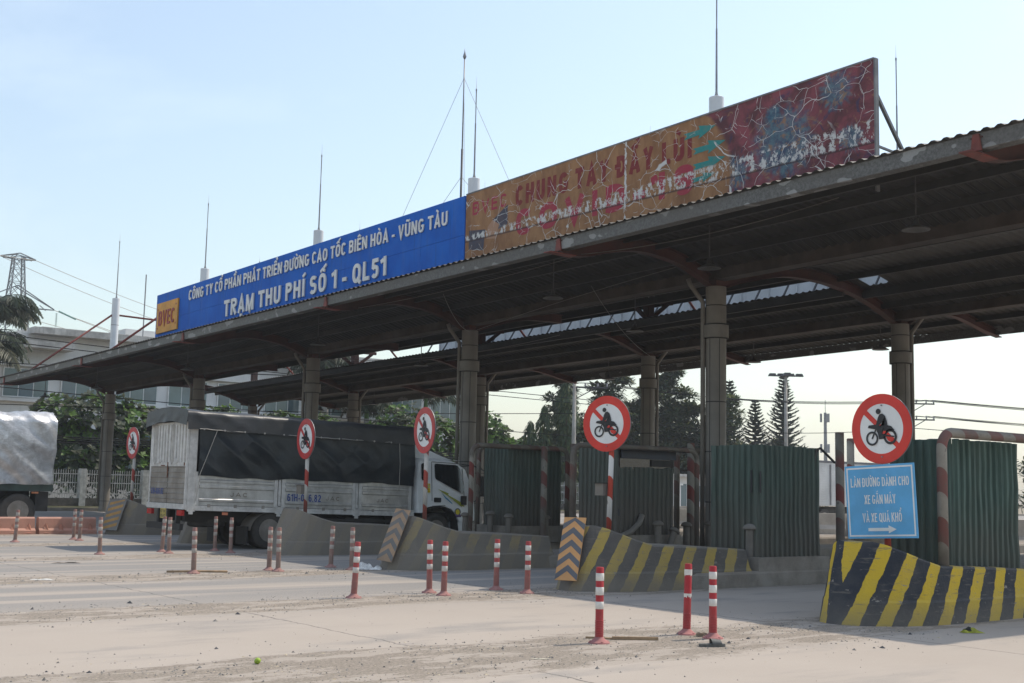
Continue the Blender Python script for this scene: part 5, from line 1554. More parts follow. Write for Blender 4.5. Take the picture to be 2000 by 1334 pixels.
# ------------------------------------------------------------------ lorry under a silver tarpaulin (heading the other way)
lt = thing('tarped_lorry', 'lorry with a shiny silver tarpaulin over its load and a dark green frame', 'lorry', (12.72, 38.0, 0))
def silver():
    t = NT('silver_tarpaulin'); p = t.pos()
    n = t.noise(t.scale(p, (2.2, 1, 2.2)), 1.6, 5, 0.65, 0.5)
    c = t.mix(t.step(n, 0.35, 0.7), (0.42, 0.41, 0.40), (0.66, 0.66, 0.66))
    c = t.mix(t.math('MULTIPLY', t.step(t.noise(p, 1.2, 5, 0.6), 0.5, 0.75), 0.5), c, (0.30, 0.26, 0.22))
    t.out(c, 0.36, 0.55, 0.5)
    t.bump(t.noise(t.scale(p, (1, 1, 3)), 9.0, 4, 0.6), 0.3, 0.03)
    return t.m
M['silver'] = silver()
mb = MB()
def stp(u, v):
    # closed hood: near side, top, far side
    x = -7.6 + 7.6 * u
    d = v * (2.15 + 2.4 + 2.15)
    if d < 2.15: y, z = 0.0, 1.32 + d
    elif d < 4.55: y, z = d - 2.15, 3.47
    else: y, z = 2.4, 3.47 - (d - 4.55)
    r_ = 0.0
    if abs(d - 2.15) < 0.25: y += 0.10 * (1 - abs(d - 2.15) / 0.25) * 1; z -= 0.10 * (1 - abs(d - 2.15) / 0.25)
    q = x * 0.8 + z * 0.9
    w = 0.07 * (1 - abs(rnoise(q * 1.1, (z - x) * 0.35, 7))) ** 3 + 0.05 * rnoise(q * 1.5, (z - x) * 0.5, 1) + 0.035 * rnoise(q * 4.2, (z - x) * 0.9, 5) + 0.012 * rnoise(q * 9, z - x, 3)
    if d < 2.2: y -= w + 0.03
    elif d > 4.5: y += w
    else: z += w + 0.05 * rnoise(x, y, 9)
    bulge = 0.12 * math.sin(PI * min(1, max(0, (z - 1.3) / 2.2)))
    if d < 2.15: y -= bulge * 0.4
    if u > 0.985: x -= 0.06 * (1 + rnoise(z * 2, y * 2)) 
    if v < 0.01 or v > 0.99: z += 0.06 * rnoise(x * 1.2, 5.5)
    return (x, y, z)
mb.grid(stp, 110, 90)
def back(u, v):
    y = 0.0 + 2.4 * u; z = 1.35 + 2.06 * v
    return (-0.05 + 0.04 * rnoise(y * 2, z * 2, 2), y, z)
mb.grid(back, 10, 10)
mb.build('tarpaulin', M['silver'], lt, True, ang=60)
M['gframe'] = pm('green_frame', (0.022, 0.055, 0.05), 0.5, 0.3, 4, dust=0.25, dustcol=(0.10, 0.09, 0.075))
MB().box(-7.6, -0.02, 0.0, 0.10, 1.12, 1.32).box(-7.6, -0.02, 2.3, 2.4, 1.12, 1.32).box(-0.12, -0.021, 0.1005, 2.2995, 1.12, 1.32).box(-7.6, -0.13, 0.1005, 2.2995, 1.22, 1.30).build('bed_frame', M['gframe'], lt)
MB().box(-7.6, -0.5, 0.7, 0.85, 0.75, 1.12).box(-7.6, -0.5, 1.55, 1.7, 0.75, 1.12).build('chassis', M['chassis'], lt)
MB().box(-0.50, -0.12, 0.10, 0.62, 0.52, 1.11).build('mud_flap', M['chassis'], lt)
MB().box(-0.66, -0.46, -0.03, -0.005, 1.05, 1.10).build('marker_lamp', pm('orange_marker', (0.5, 0.2, 0.1), 0.4, 0.1), lt)
for wx in (-1.0, -2.25):
    for wy, s in ((0.18, -1), (0.48, -1), (2.22, 1), (1.92, 1)): wheel(wx, wy, 0.52, 0.27, lt, s)
wheel(-6.9, 0.2, 0.52, 0.28, lt, -1); wheel(-6.9, 2.2, 0.52, 0.28, lt, 1)
MB().tube([(-1.0, 0.3, 0.52), (-1.0, 2.1, 0.52)], 0.1, 8).tube([(-2.25, 0.3, 0.52), (-2.25, 2.1, 0.52)], 0.1, 8).tube([(-6.9, 0.3, 0.52), (-6.9, 2.1, 0.52)], 0.1, 8).build('axle', M['chassis'], lt)
MB().prism(rounded([(-9.4, 0.6), (-7.75, 0.6), (-7.75, 2.7), (-9.1, 2.75), (-9.38, 1.7)], 0.15), 'y', 0.05, 2.35).build('cab', M['gframe'], lt, True, ang=40)

# ------------------------------------------------------------------ orange water barriers by the far lane
M['worange'] = pm('faded_orange_plastic', (0.46, 0.205, 0.145), 0.6, 0.2, 3.0, dust=0.3, dustcol=(0.42, 0.27, 0.19))
M['wrecess'] = pm('barrier_recess_plastic', (0.42, 0.15, 0.09), 0.7, 0.2, 3.0, dust=0.3, dustcol=(0.33, 0.22, 0.16))
def water_barrier(x, L, label):
    o = thing('water_barrier', label, 'barrier', (x, 34.6, 0), 0, 'orange plastic barriers along the far lane')
    n = max(2, int(L / 0.4)); w = L / n
    pr = [(-0.22, 0.0), (-0.21, 0.10), (-0.13, 0.16), (-0.10, 0.42), (-0.06, 0.46), (0.06, 0.46), (0.10, 0.42), (0.13, 0.16), (0.21, 0.10), (0.22, 0.0)]
    MB().prism([(a, b) for a, b in pr[::-1]], 'x', 0.02, L - 0.02).build('shell', M['worange'], o)
    for i in range(n):
        a = (i + 0.35) * w
        v = []
        m_ = MB()
        pts = [(a, 0.03), (a + w * 0.34, 0.03), (a + w * 0.30, 0.22), (a + w * 0.17, 0.30), (a + w * 0.04, 0.22)]
        m_.add([(p, (-0.226 if q < 0.1 else -0.135 + 0.012 * (q - 0.2)) , q) for p, q in pts], [tuple(range(5))])
        m_.build('forklift_recess', M['wrecess'], o)
water_barrier(11.18, 1.62, 'whole orange plastic barrier below the lorry mud flap beside a grey barrier nose')
water_barrier(9.5, 1.62, 'orange plastic barrier in front of the lorry wheel')
water_barrier(7.8, 1.62, 'orange plastic barrier under the lorry bed')

# ------------------------------------------------------------------ office building behind the fence
M['bwall'] = pm('white_render', (0.70, 0.69, 0.67), 0.85, 0.10, 0.6, streak=0.12, dust=0.06)
M['bstain'] = pm('stained_parapet', (0.52, 0.50, 0.47), 0.9, 0.35, 1.6, streak=0.55, dust=0.2, dustcol=(0.20, 0.19, 0.17))
M['bglass'] = pm('blue_grey_window', (0.10, 0.15, 0.17), 0.12, 0.25, 0.5, spec=0.8)
M['tglass'] = pm('teal_window', (0.13, 0.19, 0.19), 0.15, 0.2, 0.5, spec=0.7)
BY = 75.0
bd_ = thing('office_building', 'white office building with stained flat roof slab and blue-grey windows behind the trees', 'building', (14.0, BY, 0))
MB().box(0, 42, 0, 14, -0.05, 10.0).build('wall', M['bwall'], bd_)
MB().box(9.0, 43, -1.1, 14.5, 10.003, 10.38).build('roof_slab', M['bstain'], bd_)
MB().box(10.0, 42, 0.6, 14.2, 10.383, 10.62).build('roof_upstand', M['bstain'], bd_)
MB().box(-2, 11.3, -1.6, -0.004, 9.08, 9.50).build('ledge', M['bstain'], bd_)
MB().box(-2, 43, -0.35, -0.004, 8.05, 8.30).build('band_course', M['bwall'], bd_)
MB().box(-2, 43, -0.35, -0.004, 5.95, 6.12).build('band_course', M['bwall'], bd_)
for i in range(12):
    a = 0.9 + i * 3.4
    for z0, z1 in ((6.2, 7.95), (1.6, 4.6)):
        w_ = MB().box(a, a + 2.7, -0.09, -0.004, z0, z1).build('window', M['white'], bd_)
        for k in range(3):
            MB().box(a + 0.07 + k * 0.87, a + 0.07 + k * 0.87 + 0.82, -0.096, -0.0905, z0 + 0.07, z1 - 0.07).build('pane', M['tglass' if (i + k) % 3 else 'bglass'], w_)
MB().box(15.5, 19, 1.5, 4.5, 10.623, 11.1).build('roof_hut', M['bwall'], bd_)
MB().tube([(16.3, 0.6, 10.5), (16.3, 0.6, 14.6)], 0.04, 6).build('aerial', M['rod'], bd_)

# ------------------------------------------------------------------ boundary fence
M['fence'] = pm('peeling_white_fence', (0.60, 0.59, 0.56), 0.7, 0.3, 5.0, dust=0.2, streak=0.4)
M['dwall'] = pm('dark_stone_wall', (0.085, 0.08, 0.072), 0.95, 0.5, 3.5, bump=0.6, bscale=6, dust=0.2)
FY = 63.0
for i in range(16):
    x0 = 6.0 + i * 3.3
    o = thing('fence_panel', 'white picket fence panel on the low dark wall in front of the trees', 'fence', (x0, FY, 0.1), 0, 'white fence panels along the verge')
    MB().box(0, 3.3, -0.12, 0.12, -0.05, 0.42).build('base_wall', M['dwall'], o)
    MB().box(-0.16, 0.16, -0.16, 0.16, -0.05, 1.92).build('post', M['fence'], o)
    for z in (0.62, 1.18, 1.62): MB().box(0.161, 3.139, -0.02, 0.02, z, z + 0.05).build('rail', M['fence'], o)
    pk = MB()
    for k in range(24):
        a = 0.24 + k * 0.122
        pk.box(a - 0.014, a + 0.014, -0.034, -0.0205, 0.421, 1.86)
    tag(pk.build('pickets', M['fence'], o), kind='stuff')

# ------------------------------------------------------------------ trees
def leaf_mat(name, col, var=0.45, rough=0.55, spec=0.3):
    t = NT(name); p = t.pos()
    n = t.noise(p, 2.6, 4, 0.7)
    c = t.mix(t.step(n, 0.3, 0.7), tuple(v * (1 - var) for v in col), tuple(v * (1 + var) for v in col))
    t.out(c, rough, 0, spec)
    t.b.inputs['Transmission Weight'].default_value = 0.0
    # thin leaf: let some light through
    tr = t.node('ShaderNodeBsdfTranslucent'); t.put(tr.inputs[0], tuple(min(1, v * 1.6) for v in col) + (1,))
    mx = t.node('ShaderNodeMixShader'); mx.inputs[0].default_value = 0.28
    t.t.links.new(t.b.outputs[0], mx.inputs[1]); t.t.links.new(tr.outputs[0], mx.inputs[2])
    outn = [n_ for n_ in t.t.nodes if n_.type == 'OUTPUT_MATERIAL'][0]
    t.t.links.new(mx.outputs[0], outn.inputs[0])
    return t.m
M['bark'] = pm('bark', (0.11, 0.085, 0.065), 0.95, 0.4, 3.0, bump=0.5, bscale=15)
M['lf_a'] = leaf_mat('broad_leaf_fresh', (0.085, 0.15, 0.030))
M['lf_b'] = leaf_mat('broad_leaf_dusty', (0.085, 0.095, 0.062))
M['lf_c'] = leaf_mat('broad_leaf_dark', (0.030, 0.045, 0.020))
M['pn_a'] = leaf_mat('conifer_dark', (0.034, 0.052, 0.036), 0.3)
M['pn_b'] = leaf_mat('conifer_mid', (0.050, 0.070, 0.040), 0.3)
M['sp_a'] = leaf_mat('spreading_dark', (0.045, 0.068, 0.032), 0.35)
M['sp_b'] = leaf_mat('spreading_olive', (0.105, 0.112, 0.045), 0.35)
M['as_a'] = leaf_mat('mast_tree_leaf', (0.055, 0.080, 0.038), 0.4)
M['as_b'] = leaf_mat('mast_tree_tip', (0.10, 0.12, 0.045), 0.4)
M['pa_a'] = leaf_mat('palm_leaf', (0.050, 0.065, 0.040), 0.35)
M['pa_b'] = leaf_mat('palm_leaf_dry', (0.11, 0.11, 0.075), 0.35)
M['pa_s'] = pm('palm_crownshaft', (0.10, 0.20, 0.06), 0.5, 0.2, 3)
M['pa_t'] = pm('palm_trunk', (0.30, 0.28, 0.25), 0.9, 0.2, 2)
rng = random.Random(11)
def unit():
    while True:
        v = Vector((rng.uniform(-1, 1), rng.uniform(-1, 1), rng.uniform(-1, 1)))
        if 0.05 < v.length < 1: return v.normalized()
def leaf(mb, p, d, up, L, w, mi, fold=0.0):
    """five-point obovate blade"""
    s = d.cross(up)
    if s.length < 1e-3: s = Vector((1, 0, 0))
    s.normalize()
    n = s.cross(d).normalized()
    dr = Vector((0, 0, -fold * L))
    a = p; b = p + d * L * 0.62 + s * w * 0.5 + dr * 0.4; c = p + d * L + dr; e = p + d * L * 0.62 - s * w * 0.5 + dr * 0.4
    mb.add([a, b, c, e], [(0, 1, 2, 3)], mi)
def limb(mb, a, b, r0, r1, bend=0.15):
    a = Vector(a); b = Vector(b); L = (b - a).length
    o = unit() * L * bend
    pts = [a.lerp(b, t_) + o * 4 * t_ * (1 - t_) * 0.5 for t_ in (0, 0.25, 0.5, 0.75, 1)]
    mb.tube(pts, [r0 + (r1 - r0) * t_ for t_ in (0, 0.25, 0.5, 0.75, 1)], 7)
def broad_tree(x, y, blobs, nros, L, label, base_r=0.16, name='broadleaf_tree', seed=1, mats=('lf_a', 'lf_b', 'lf_c'), wts=(0.45, 0.4, 0.15), group='broad-leaved trees behind the fence'):
    rng.seed(seed)
    o = thing(name, label, 'tree', (x, y, 0), 0, group)
    tr = MB(); top = max(b[2] + b[5] * 0.3 for b in blobs)
    limb(tr, (0, 0, -0.1), (0.1, 0, min(b[2] for b in blobs)), base_r, base_r * 0.7, 0.06)
    for bx, by, bz, rx, ry, rz in blobs: limb(tr, (0.1, 0, min(b[2] for b in blobs) - 0.1), (bx, by, bz), base_r * 0.6, 0.03)
    tr.build('trunk', M['bark'], o, True)
    cr = MB(); tw = MB()
    vol = [b[3] * b[4] * b[5] for b in blobs]; tot = sum(vol)
    for b, vv in zip(blobs, vol):
        for k in range(int(nros * vv / tot)):
            d = unit(); rr = rng.uniform(0.55, 1.0) ** 0.6 * (1 + 0.16 * rnoise(d.x * 2 + b[0], d.y * 2, d.z * 2 + seed))
            p = Vector((b[0] + d.x * b[3] * rr, b[1] + d.y * b[4] * rr, b[2] + d.z * b[5] * rr))
            ax = (Vector((d.x, d.y, d.z * 0.7 + 0.75)) + unit() * 0.5).normalized()
            mi = rng.choices((0, 1, 2), wts)[0]
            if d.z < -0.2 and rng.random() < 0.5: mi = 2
            m_ = rng.randint(6, 8); s0 = ax.cross(Vector((0.3, 0.9, 0.1))).normalized(); s1 = ax.cross(s0)
            for q in range(m_):
                a = 2 * PI * q / m_ + rng.uniform(-0.3, 0.3)
                el = rng.uniform(0.15, 0.75)
                dd = ((s0 * math.cos(a) + s1 * math.sin(a)) * math.cos(el) + ax * math.sin(el)).normalized()
                leaf(cr, p, dd, ax, L * rng.uniform(0.7, 1.15), L * 0.48, mi, 0.12)
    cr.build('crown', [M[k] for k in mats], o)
    return o
broad_tree(25.0, 67.2, [(-2.6, 0, 4.3, 1.8, 1.6, 1.7), (-0.4, 0, 4.4, 2.1, 1.7, 1.9), (-1.5, -0.4, 2.6, 2.6, 1.6, 1.5), (1.6, 0, 4.0, 1.9, 1.5, 1.9), (1.2, -0.4, 2.3, 2.3, 1.5, 1.4)], 1000, 0.44, 'broad-leaved tree with dusty grey-green rosettes beside the silver lorry', seed=3)
broad_tree(30.6, 67.8, [(0.3, 0, 4.6, 1.6, 1.3, 1.4), (-0.6, 0, 3.0, 2.2, 1.5, 1.7), (1.6, 0.3, 5.0, 1.6, 1.2, 1.0), (2.6, 0, 3.0, 2.0, 1.4, 1.6)], 760, 0.42, 'broad-leaved tree standing between the column and the truck rear', seed=5)
broad_tree(36.5, 68.5, [(0, 0, 4.6, 2.0, 1.5, 1.3), (2.6, 0, 4.9, 2.0, 1.4, 1.1), (1.0, 0, 3.0, 3.4, 1.5, 1.5)], 700, 0.42, 'broad-leaved tree showing above the truck tarpaulin under the canopy', seed=6)
broad_tree(45.6, 67.0, [(-0.8, 0, 5.0, 2.0, 1.6, 1.8), (1.4, 0, 4.3, 2.3, 1.6, 2.0), (0, 0, 2.6, 3.2, 1.8, 1.8), (-2.4, 0, 4.4, 1.4, 1.3, 1.3)], 900, 0.47, 'bright broad-leaved tree behind the truck cab', seed=8, wts=(0.6, 0.3, 0.1))
broad_tree(52.8, 67.0, [(-0.9, 0, 4.6, 1.5, 1.3, 2.0), (0.2, 0, 3.3, 2.2, 1.6, 1.6), (2.2, 0, 3.6, 1.8, 1.4, 1.3)], 760, 0.47, 'bright broad-leaved tree over the corrugated booth beside the wide column', seed=9, wts=(0.6, 0.3, 0.1))
def low_hedge():
    rng.seed(4)
    cr = MB()
    for k in range(2600):
        x = rng.uniform(4, 60); h = 1.3 + 0.6 * rnoise(x * 0.5, 2)
        p = Vector((x, rng.uniform(64.2, 66.4), rng.uniform(0.1, 1) ** 0.7 * h))
        d = (unit() + Vector((0, -0.3, 0.5))).normalized()
        leaf(cr, p, d, Vector((0, 0, 1)), rng.uniform(0.25, 0.5), 0.22, rng.choices((0, 1, 2), (0.12, 0.08, 0.8))[0], 0.2)
    tag(cr.build('undergrowth', [M['as_a'], M['pn_b'], M['pn_a']]), 'dark undergrowth behind the white fence', 'shrubs', kind='stuff')
low_hedge()

def palm(x, y, h, label, seed, fl=3.0, nf=15):
    rng.seed(seed)
    o = thing('palm_tree', label, 'palm', (x, y, 0), 0, 'palms in front of the office building')
    MB().tube([(0, 0, -0.1), (0.02, 0, h * 0.3), (0, 0, h * 0.7), (0, 0, h - 1.4)], [0.24, 0.26, 0.22, 0.17], 12).build('trunk', M['pa_t'], o, True)
    MB().tube([(0, 0, h - 1.4), (0, 0, h - 0.9), (0, 0, h)], [0.17, 0.15, 0.06], 10).build('crownshaft', M['pa_s'], o, True)
    cr = MB()
    for k in range(nf):
        az = 2 * PI * k / nf * 2.4 + rng.uniform(-0.2, 0.2)
        el0 = rng.uniform(0.1, 1.25); L = fl * rng.uniform(0.8, 1.1)
        pts = []; p = Vector((0, 0, h - 0.1)); el = el0
        for i in range(13):
            pts.append(p.copy())
            p = p + Vector((math.cos(az) * math.cos(el), math.sin(az) * math.cos(el), math.sin(el))) * L / 12
            el -= (el0 + 1.15) / 13 * 1.15
        cr.tube(pts, [0.035 - 0.0025 * i for i in range(13)], 4, 0)
        mi = 1 if rng.random() < 0.2 else 0
        for i in range(1, 13):
            d = (pts[min(i + 1, 12)] - pts[i - 1]).normalized()
            s = d.cross(Vector((0, 0, 1)))
            s = s.normalized() if s.length > 1e-3 else Vector((1, 0, 0))
            for sg in (-1, 1):
                for q in range(4):
                    f_ = q / 4
                    b = pts[i].lerp(pts[i - 1], f_)
                    ll = 0.72 * math.sin(PI * min(1, (i + f_) / 13.0 + 0.12)) + 0.12
                    dd = (s * sg * 0.75 + d * 0.55 + Vector((0, 0, rng.uniform(-0.75, 0.1)))).normalized()
                    leaf(cr, b, dd, Vector((0, 0, 1)), ll * 1.15, 0.11, mi, 0.35)
    cr.build('crown', [M['pa_a'], M['pa_b']], o)
palm(19.6, 70.0, 10.8, 'tall palm before the office building next to the pylon', 21, 3.1, 30)
palm(18.6, 69.0, 8.6, 'shorter palm beside the tall palm before the office building', 22, 3.6, 26)
palm(42.0, 72.5, 9.9, 'palm showing through the gap in the canopy roof', 23, 3.0, 16)
palm(49.2, 71.0, 8.2, 'drooping palm above the bright broad-leaved tree behind the cab', 24, 3.2, 18)
palm(45.0, 72.0, 7.4, 'drooping palm behind the no-motorcycle sign and truck tarpaulin', 25, 3.0, 16)

def mast_tree(x, y, h, r, label, seed, n=1500):
    rng.seed(seed)
    o = thing('mast_tree', label, 'tree', (x, y, 0), 0, 'columnar trees beyond the plaza')
    MB().tube([(0, 0, -0.1), (0, 0, h * 0.5), (0, 0, h - 0.3)], [0.16, 0.11, 0.03], 8).build('trunk', M['bark'], o, True)
    cr = MB()
    for k in range(n):
        t_ = rng.uniform(0.05, 1.0); z = h * t_
        rr = r * min(1.0, (1 - t_) * 4.5 + 0.12) * (0.82 + 0.3 * rnoise(z * 1.3, seed, 0.5)) * rng.uniform(0.45, 1.0) ** 0.5
        a = rng.uniform(0, 2 * PI)
        p = Vector((rr * math.cos(a), rr * math.sin(a), z))
        d = (Vector((math.cos(a), math.sin(a), 0)) * rng.uniform(0.15, 0.7) + Vector((0, 0, -1)) + unit() * 0.25).normalized()
        leaf(cr, p, d, Vector((math.cos(a), math.sin(a), 0.3)), rng.uniform(0.30, 0.55), 0.13, 1 if rng.random() < 0.22 else 0, 0.1)
    cr.build('crown', [M['as_a'], M['as_b']], o)
mast_tree(56.8, 63.2 + 1.5, 9.4, 0.95, 'tall columnar tree standing behind the utility pole', 31, 2200)
mast_tree(55.3, 65.3, 7.35, 0.62, 'slim columnar tree with pale tips beside the column', 32, 1300)
mast_tree(54.3, 65.6, 6.2, 0.6, 'shortest of the slim columnar trees beside the column', 33, 1000)

def layered_tree(x, y, h, r, label, seed, n=3800, pointed=False):
    rng.seed(seed)
    o = thing('layered_tree', label, 'tree', (x, y, 0), 0, 'large layered trees beyond the plaza')
    tr = MB(); tr.tube([(0, 0, -0.1), (0.1, 0, h * 0.4), (0, 0.1, h * 0.9)], [0.3, 0.2, 0.04], 8)
    cr = MB(); layers = []
    m_ = 17
    for k in range(m_):
        t_ = 0.14 + 0.84 * k / (m_ - 1)
        for q in range(2 + int(4 * (1 - t_))):
            a = rng.uniform(0, 2 * PI); reach = r * ((1 - t_) ** 0.6 * 0.85 + 0.10) * rng.uniform(0.25, 1.0)
            c = Vector((reach * math.cos(a), reach * math.sin(a), h * t_ + rng.uniform(-0.3, 0.3)))
            layers.append((c, r * (0.22 + 0.22 * (1 - t_)) * rng.uniform(0.7, 1.2)))
            limb(tr, (0, 0, c.z - 0.4), c, 0.05, 0.015, 0.1)
    tr.build('trunk', M['bark'], o, True)
    for k in range(n):
        c, rr = rng.choice(layers)
        d = unit(); q = rng.uniform(0.1, 1.0) ** 0.55
        p = c + Vector((d.x * rr * q, d.y * rr * q, d.z * rr * 0.42 * q))
        dd = (Vector((d.x, d.y, 0.25)) + unit() * 0.7).normalized()
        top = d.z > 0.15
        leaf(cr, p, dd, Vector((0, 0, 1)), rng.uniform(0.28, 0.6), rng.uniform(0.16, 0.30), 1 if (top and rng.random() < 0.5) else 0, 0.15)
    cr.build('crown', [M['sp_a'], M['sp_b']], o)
layered_tree(69.0, 73.0, 11.0, 4.0, 'large dark layered tree behind the bright no-motorcycle sign', 41, 15000)
layered_tree(73.0, 70.5, 11.6, 4.2, 'large layered tree between the rear column and the wide front column', 42, 16000)
layered_tree(66.0, 75.5, 10.2, 3.2, 'layered tree right of the columnar tree behind the pole', 43, 11000)
layered_tree(76.5, 68.0, 9.8, 3.4, 'layered tree just left of the wide grey column', 44, 11000)
layered_tree(70.8, 71.2, 9.6, 3.6, 'layered tree filling the row behind the rear column', 48, 11000)
layered_tree(75.0, 70.0, 8.6, 3.6, 'lower layered tree filling the row beside the wide column', 49, 10000)
layered_tree(64.5, 72.0, 6.5, 3.2, 'low layered tree behind the columnar tree and pole', 50, 8000)
layered_tree(92.0, 74.0, 6.4, 4.2, 'low bushy tree below the tiered pines', 45, 9000)
layered_tree(88.0, 77.5, 6.0, 4.0, 'low bushy tree between two tiered pines', 46, 8000)
layered_tree(82, 43, 7.5, 2.6, 'pale bushy tree beyond the booth behind the notice board', 47, 3000)

def tiered_pine(x, y, h, r, label, seed):
    rng.seed(seed)
    o = thing('tiered_pine', label, 'tree', (x, y, 0), 0, 'tiered pines beyond the plaza')
    MB().tube([(0, 0, -0.1), (0, 0, h * 0.6), (0, 0, h)], [0.2, 0.12, 0.02], 8).build('trunk', M['bark'], o, True)
    cr = MB(); z = h * 0.18; k = 0
    while z < h - 0.15:
        t_ = (z - h * 0.18) / (h * 0.82); L = r * (1 - t_) ** 0.85 + 0.12
        nb = 7 if t_ < 0.8 else 5
        for q in range(nb):
            a = 2 * PI * (q + 0.5 * (k % 2)) / nb + rng.uniform(-0.2, 0.2)
            LL = L * rng.uniform(0.75, 1.12); d = Vector((math.cos(a), math.sin(a), 0))
            pts = []
            for i in range(6):
                s = i / 5; pts.append(Vector((d.x * LL * s, d.y * LL * s, z + LL * (0.10 * s - 0.05 * math.sin(PI * s) + 0.22 * s * s))))
            cr.tube(pts, [0.03, 0.027, 0.024, 0.02, 0.014, 0.006], 3, 0)
            side = Vector((-d.y, d.x, 0))
            for i in range(1, 6):
                for e in range(15):
                    p = pts[i - 1].lerp(pts[i], rng.random())
                    dd = (d * 0.75 + side * rng.uniform(-0.85, 0.85) + Vector((0, 0, rng.uniform(0.1, 0.75)))).normalized()
                    leaf(cr, p, dd, Vector((0, 0, 1)), rng.uniform(0.28, 0.55) * (0.6 + 0.4 * (1 - t_)), 0.13, rng.randint(0, 1), 0.0)
        z += 0.42 * (1 - 0.35 * t_); k += 1
    cr.build('crown', [M['pn_a'], M['pn_b']], o)
tiered_pine(86.5, 75.8, 11.9, 2.3, 'tiered pine half hidden by the wide grey column', 51)
tiered_pine(88.0, 74.0, 9.9, 2.3, 'shorter tiered pine standing between the two tall pines', 52)
tiered_pine(89.7, 72.1, 12.3, 2.5, 'tall tiered pine beside the floodlight mast', 53)

# ------------------------------------------------------------------ poles, pylon, wires, far things
M['pconc'] = pm('pole_concrete', (0.33, 0.31, 0.28), 0.9, 0.2, 2)
M['lattice'] = pm('lattice_steel', (0.16, 0.17, 0.185), 0.6, 0.2, 2, metal=0.3)
def wire(a, b, sag, r, label, mat='wire'):
    a = Vector(a); b = Vector(b)
    mb = MB().tube([p - a for p in cable(a, b, sag, n=20)], r, 4)
    tag(mb.build('overhead_wire', M[mat], None, False, a), label, 'wire', 'overhead wires')
def power_pole(x, y, h, rz, arms, label, al=1.3):
    o = thing('utility_pole', label, 'pole', (x, y, 0), rz)
    MB().tube([(0, 0, -0.1), (0, 0, h)], [0.15, 0.10], 10).build('shaft', M['pconc'], o, True)
    for z in arms:
        a = MB().bar((-0.25, 0, z), (al, 0, z), 0.09, 0.09).build('crossarm', M['dkrod'], o)
        MB().bar((0, 0, z - 0.7), (al * 0.62, 0, z - 0.05), 0.05, 0.05).build('arm_brace', M['dkrod'], o)
        for u in (0.35, 0.72, 1.0):
            MB().lathe([(0.03, 0.046), (0.06, 0.10), (0.035, 0.14), (0.06, 0.18), (0.03, 0.24)], 8, (al * u - 0.05, 0, z)).build('insulator', M['rod'], a)
    return o
pyaw = math.atan2(-0.63, 0.78)
power_pole(46.5, 52.3, 7.65, pyaw, (7.3,), 'concrete utility pole with one crossarm in front of the columnar tree', 1.9)
power_pole(71.0, 46.8, 7.9, pyaw, (7.6, 6.55), 'utility pole with two crossarms beside the rear column', 1.75)
for k in range(4):
    u = (0.6, 1.25, 1.8, 0.1)[k]; v = (0.5, 1.15, 1.65, 0.1)[k]
    A = Vector((46.5 + 0.78 * u, 52.3 - 0.63 * u, 7.55 if k < 3 else 5.8))
    B = Vector((71 + 0.78 * v, 46.8 - 0.63 * v, 7.85 if k < 3 else 6.0))
    wire(A, B, 0.5 + 0.06 * k, 0.018, 'thin power wire strung between the two utility poles')
    wire(B, (120, 20 - 2 * k, 8.0 if k < 3 else 6.5), 0.9, 0.022, 'thin power wire running off from the pole with two crossarms')
    wire((-20 + k, 66, 7.2 if k < 3 else 5.2), A, 0.7, 0.018, 'thin power wire running from the single crossarm pole past the columns')
    wire((71 + 0.78 * v, 46.8 - 0.63 * v, 6.8), (120, 24 - 2 * k, 6.6), 0.7, 0.018, 'thin lower wire running off from the pole with two crossarms')
for k, (z, yy) in enumerate(((3.35, 61.6), (3.45, 61.7), (3.15, 61.5), (3.25, 61.65))):
    wire((-10, yy, z + 0.6), (60, yy + 1.0, z + 0.3), 0.35, 0.03, 'black cable bundle hanging along the white fence')
for k, z in enumerate((8.4, 8.1, 5.9)):
    wire((0, 61.0 + k * 0.2, z + 0.6), (60, 61.5, z - 0.9), 0.3, 0.022, 'dark cable crossing in front of the tall palm')
# floodlight mast
fm = thing('floodlight_mast', 'tall pole with a ring of floodlights before the tallest tiered pine', 'floodlight', (70.3, 56.3, 0))
MB().tube([(0, 0, -0.1), (0, 0, 9.95)], [0.17, 0.10], 10).build('shaft', M['pconc'], fm, True)
MB().tube([(-0.55, 0.44, 9.9), (0.55, -0.44, 9.9)], 0.04, 6).tube([(-0.44, -0.5, 9.9), (0.44, 0.5, 9.9)], 0.04, 6).build('lamp_frame', M['dkrod'], fm)
for a, b in ((-0.75, 0.60), (0.75, -0.60), (-0.28, 0.22), (0.28, -0.22), (0.45, 0.5), (-0.45, -0.5)):
    MB().prism([(-0.30, -0.10), (0.30, -0.10), (0.20, 0.10), (-0.20, 0.10)], 'y', -0.16, 0.16).build('floodlight', M['dkrod'], fm, False, (a, b, 9.98)).rotation_euler = (0, 0, pyaw)
# telecom mast
tm = thing('telecom_mast', 'slim distant telecom mast with panel antennas', 'mast', (199.8, 150.3, 0))
MB().tube([(0, 0, -0.1), (0, 0, 17.5)], [0.45, 0.30], 6).build('shaft', M['lattice'], tm)
MB().tube([(0, 0, 17.5), (0, 0, 20)], 0.06, 5).build('spike', M['lattice'], tm)
for a in range(3):
    for z in (15.6, 9.6): MB().box(-0.2, 0.2, -0.12, 0.12, 0, 1.7).build('panel_antenna', M['lattice'], tm, False, (0.85 * math.cos(a * 2.1 + 0.4), 0.85 * math.sin(a * 2.1 + 0.4), z))
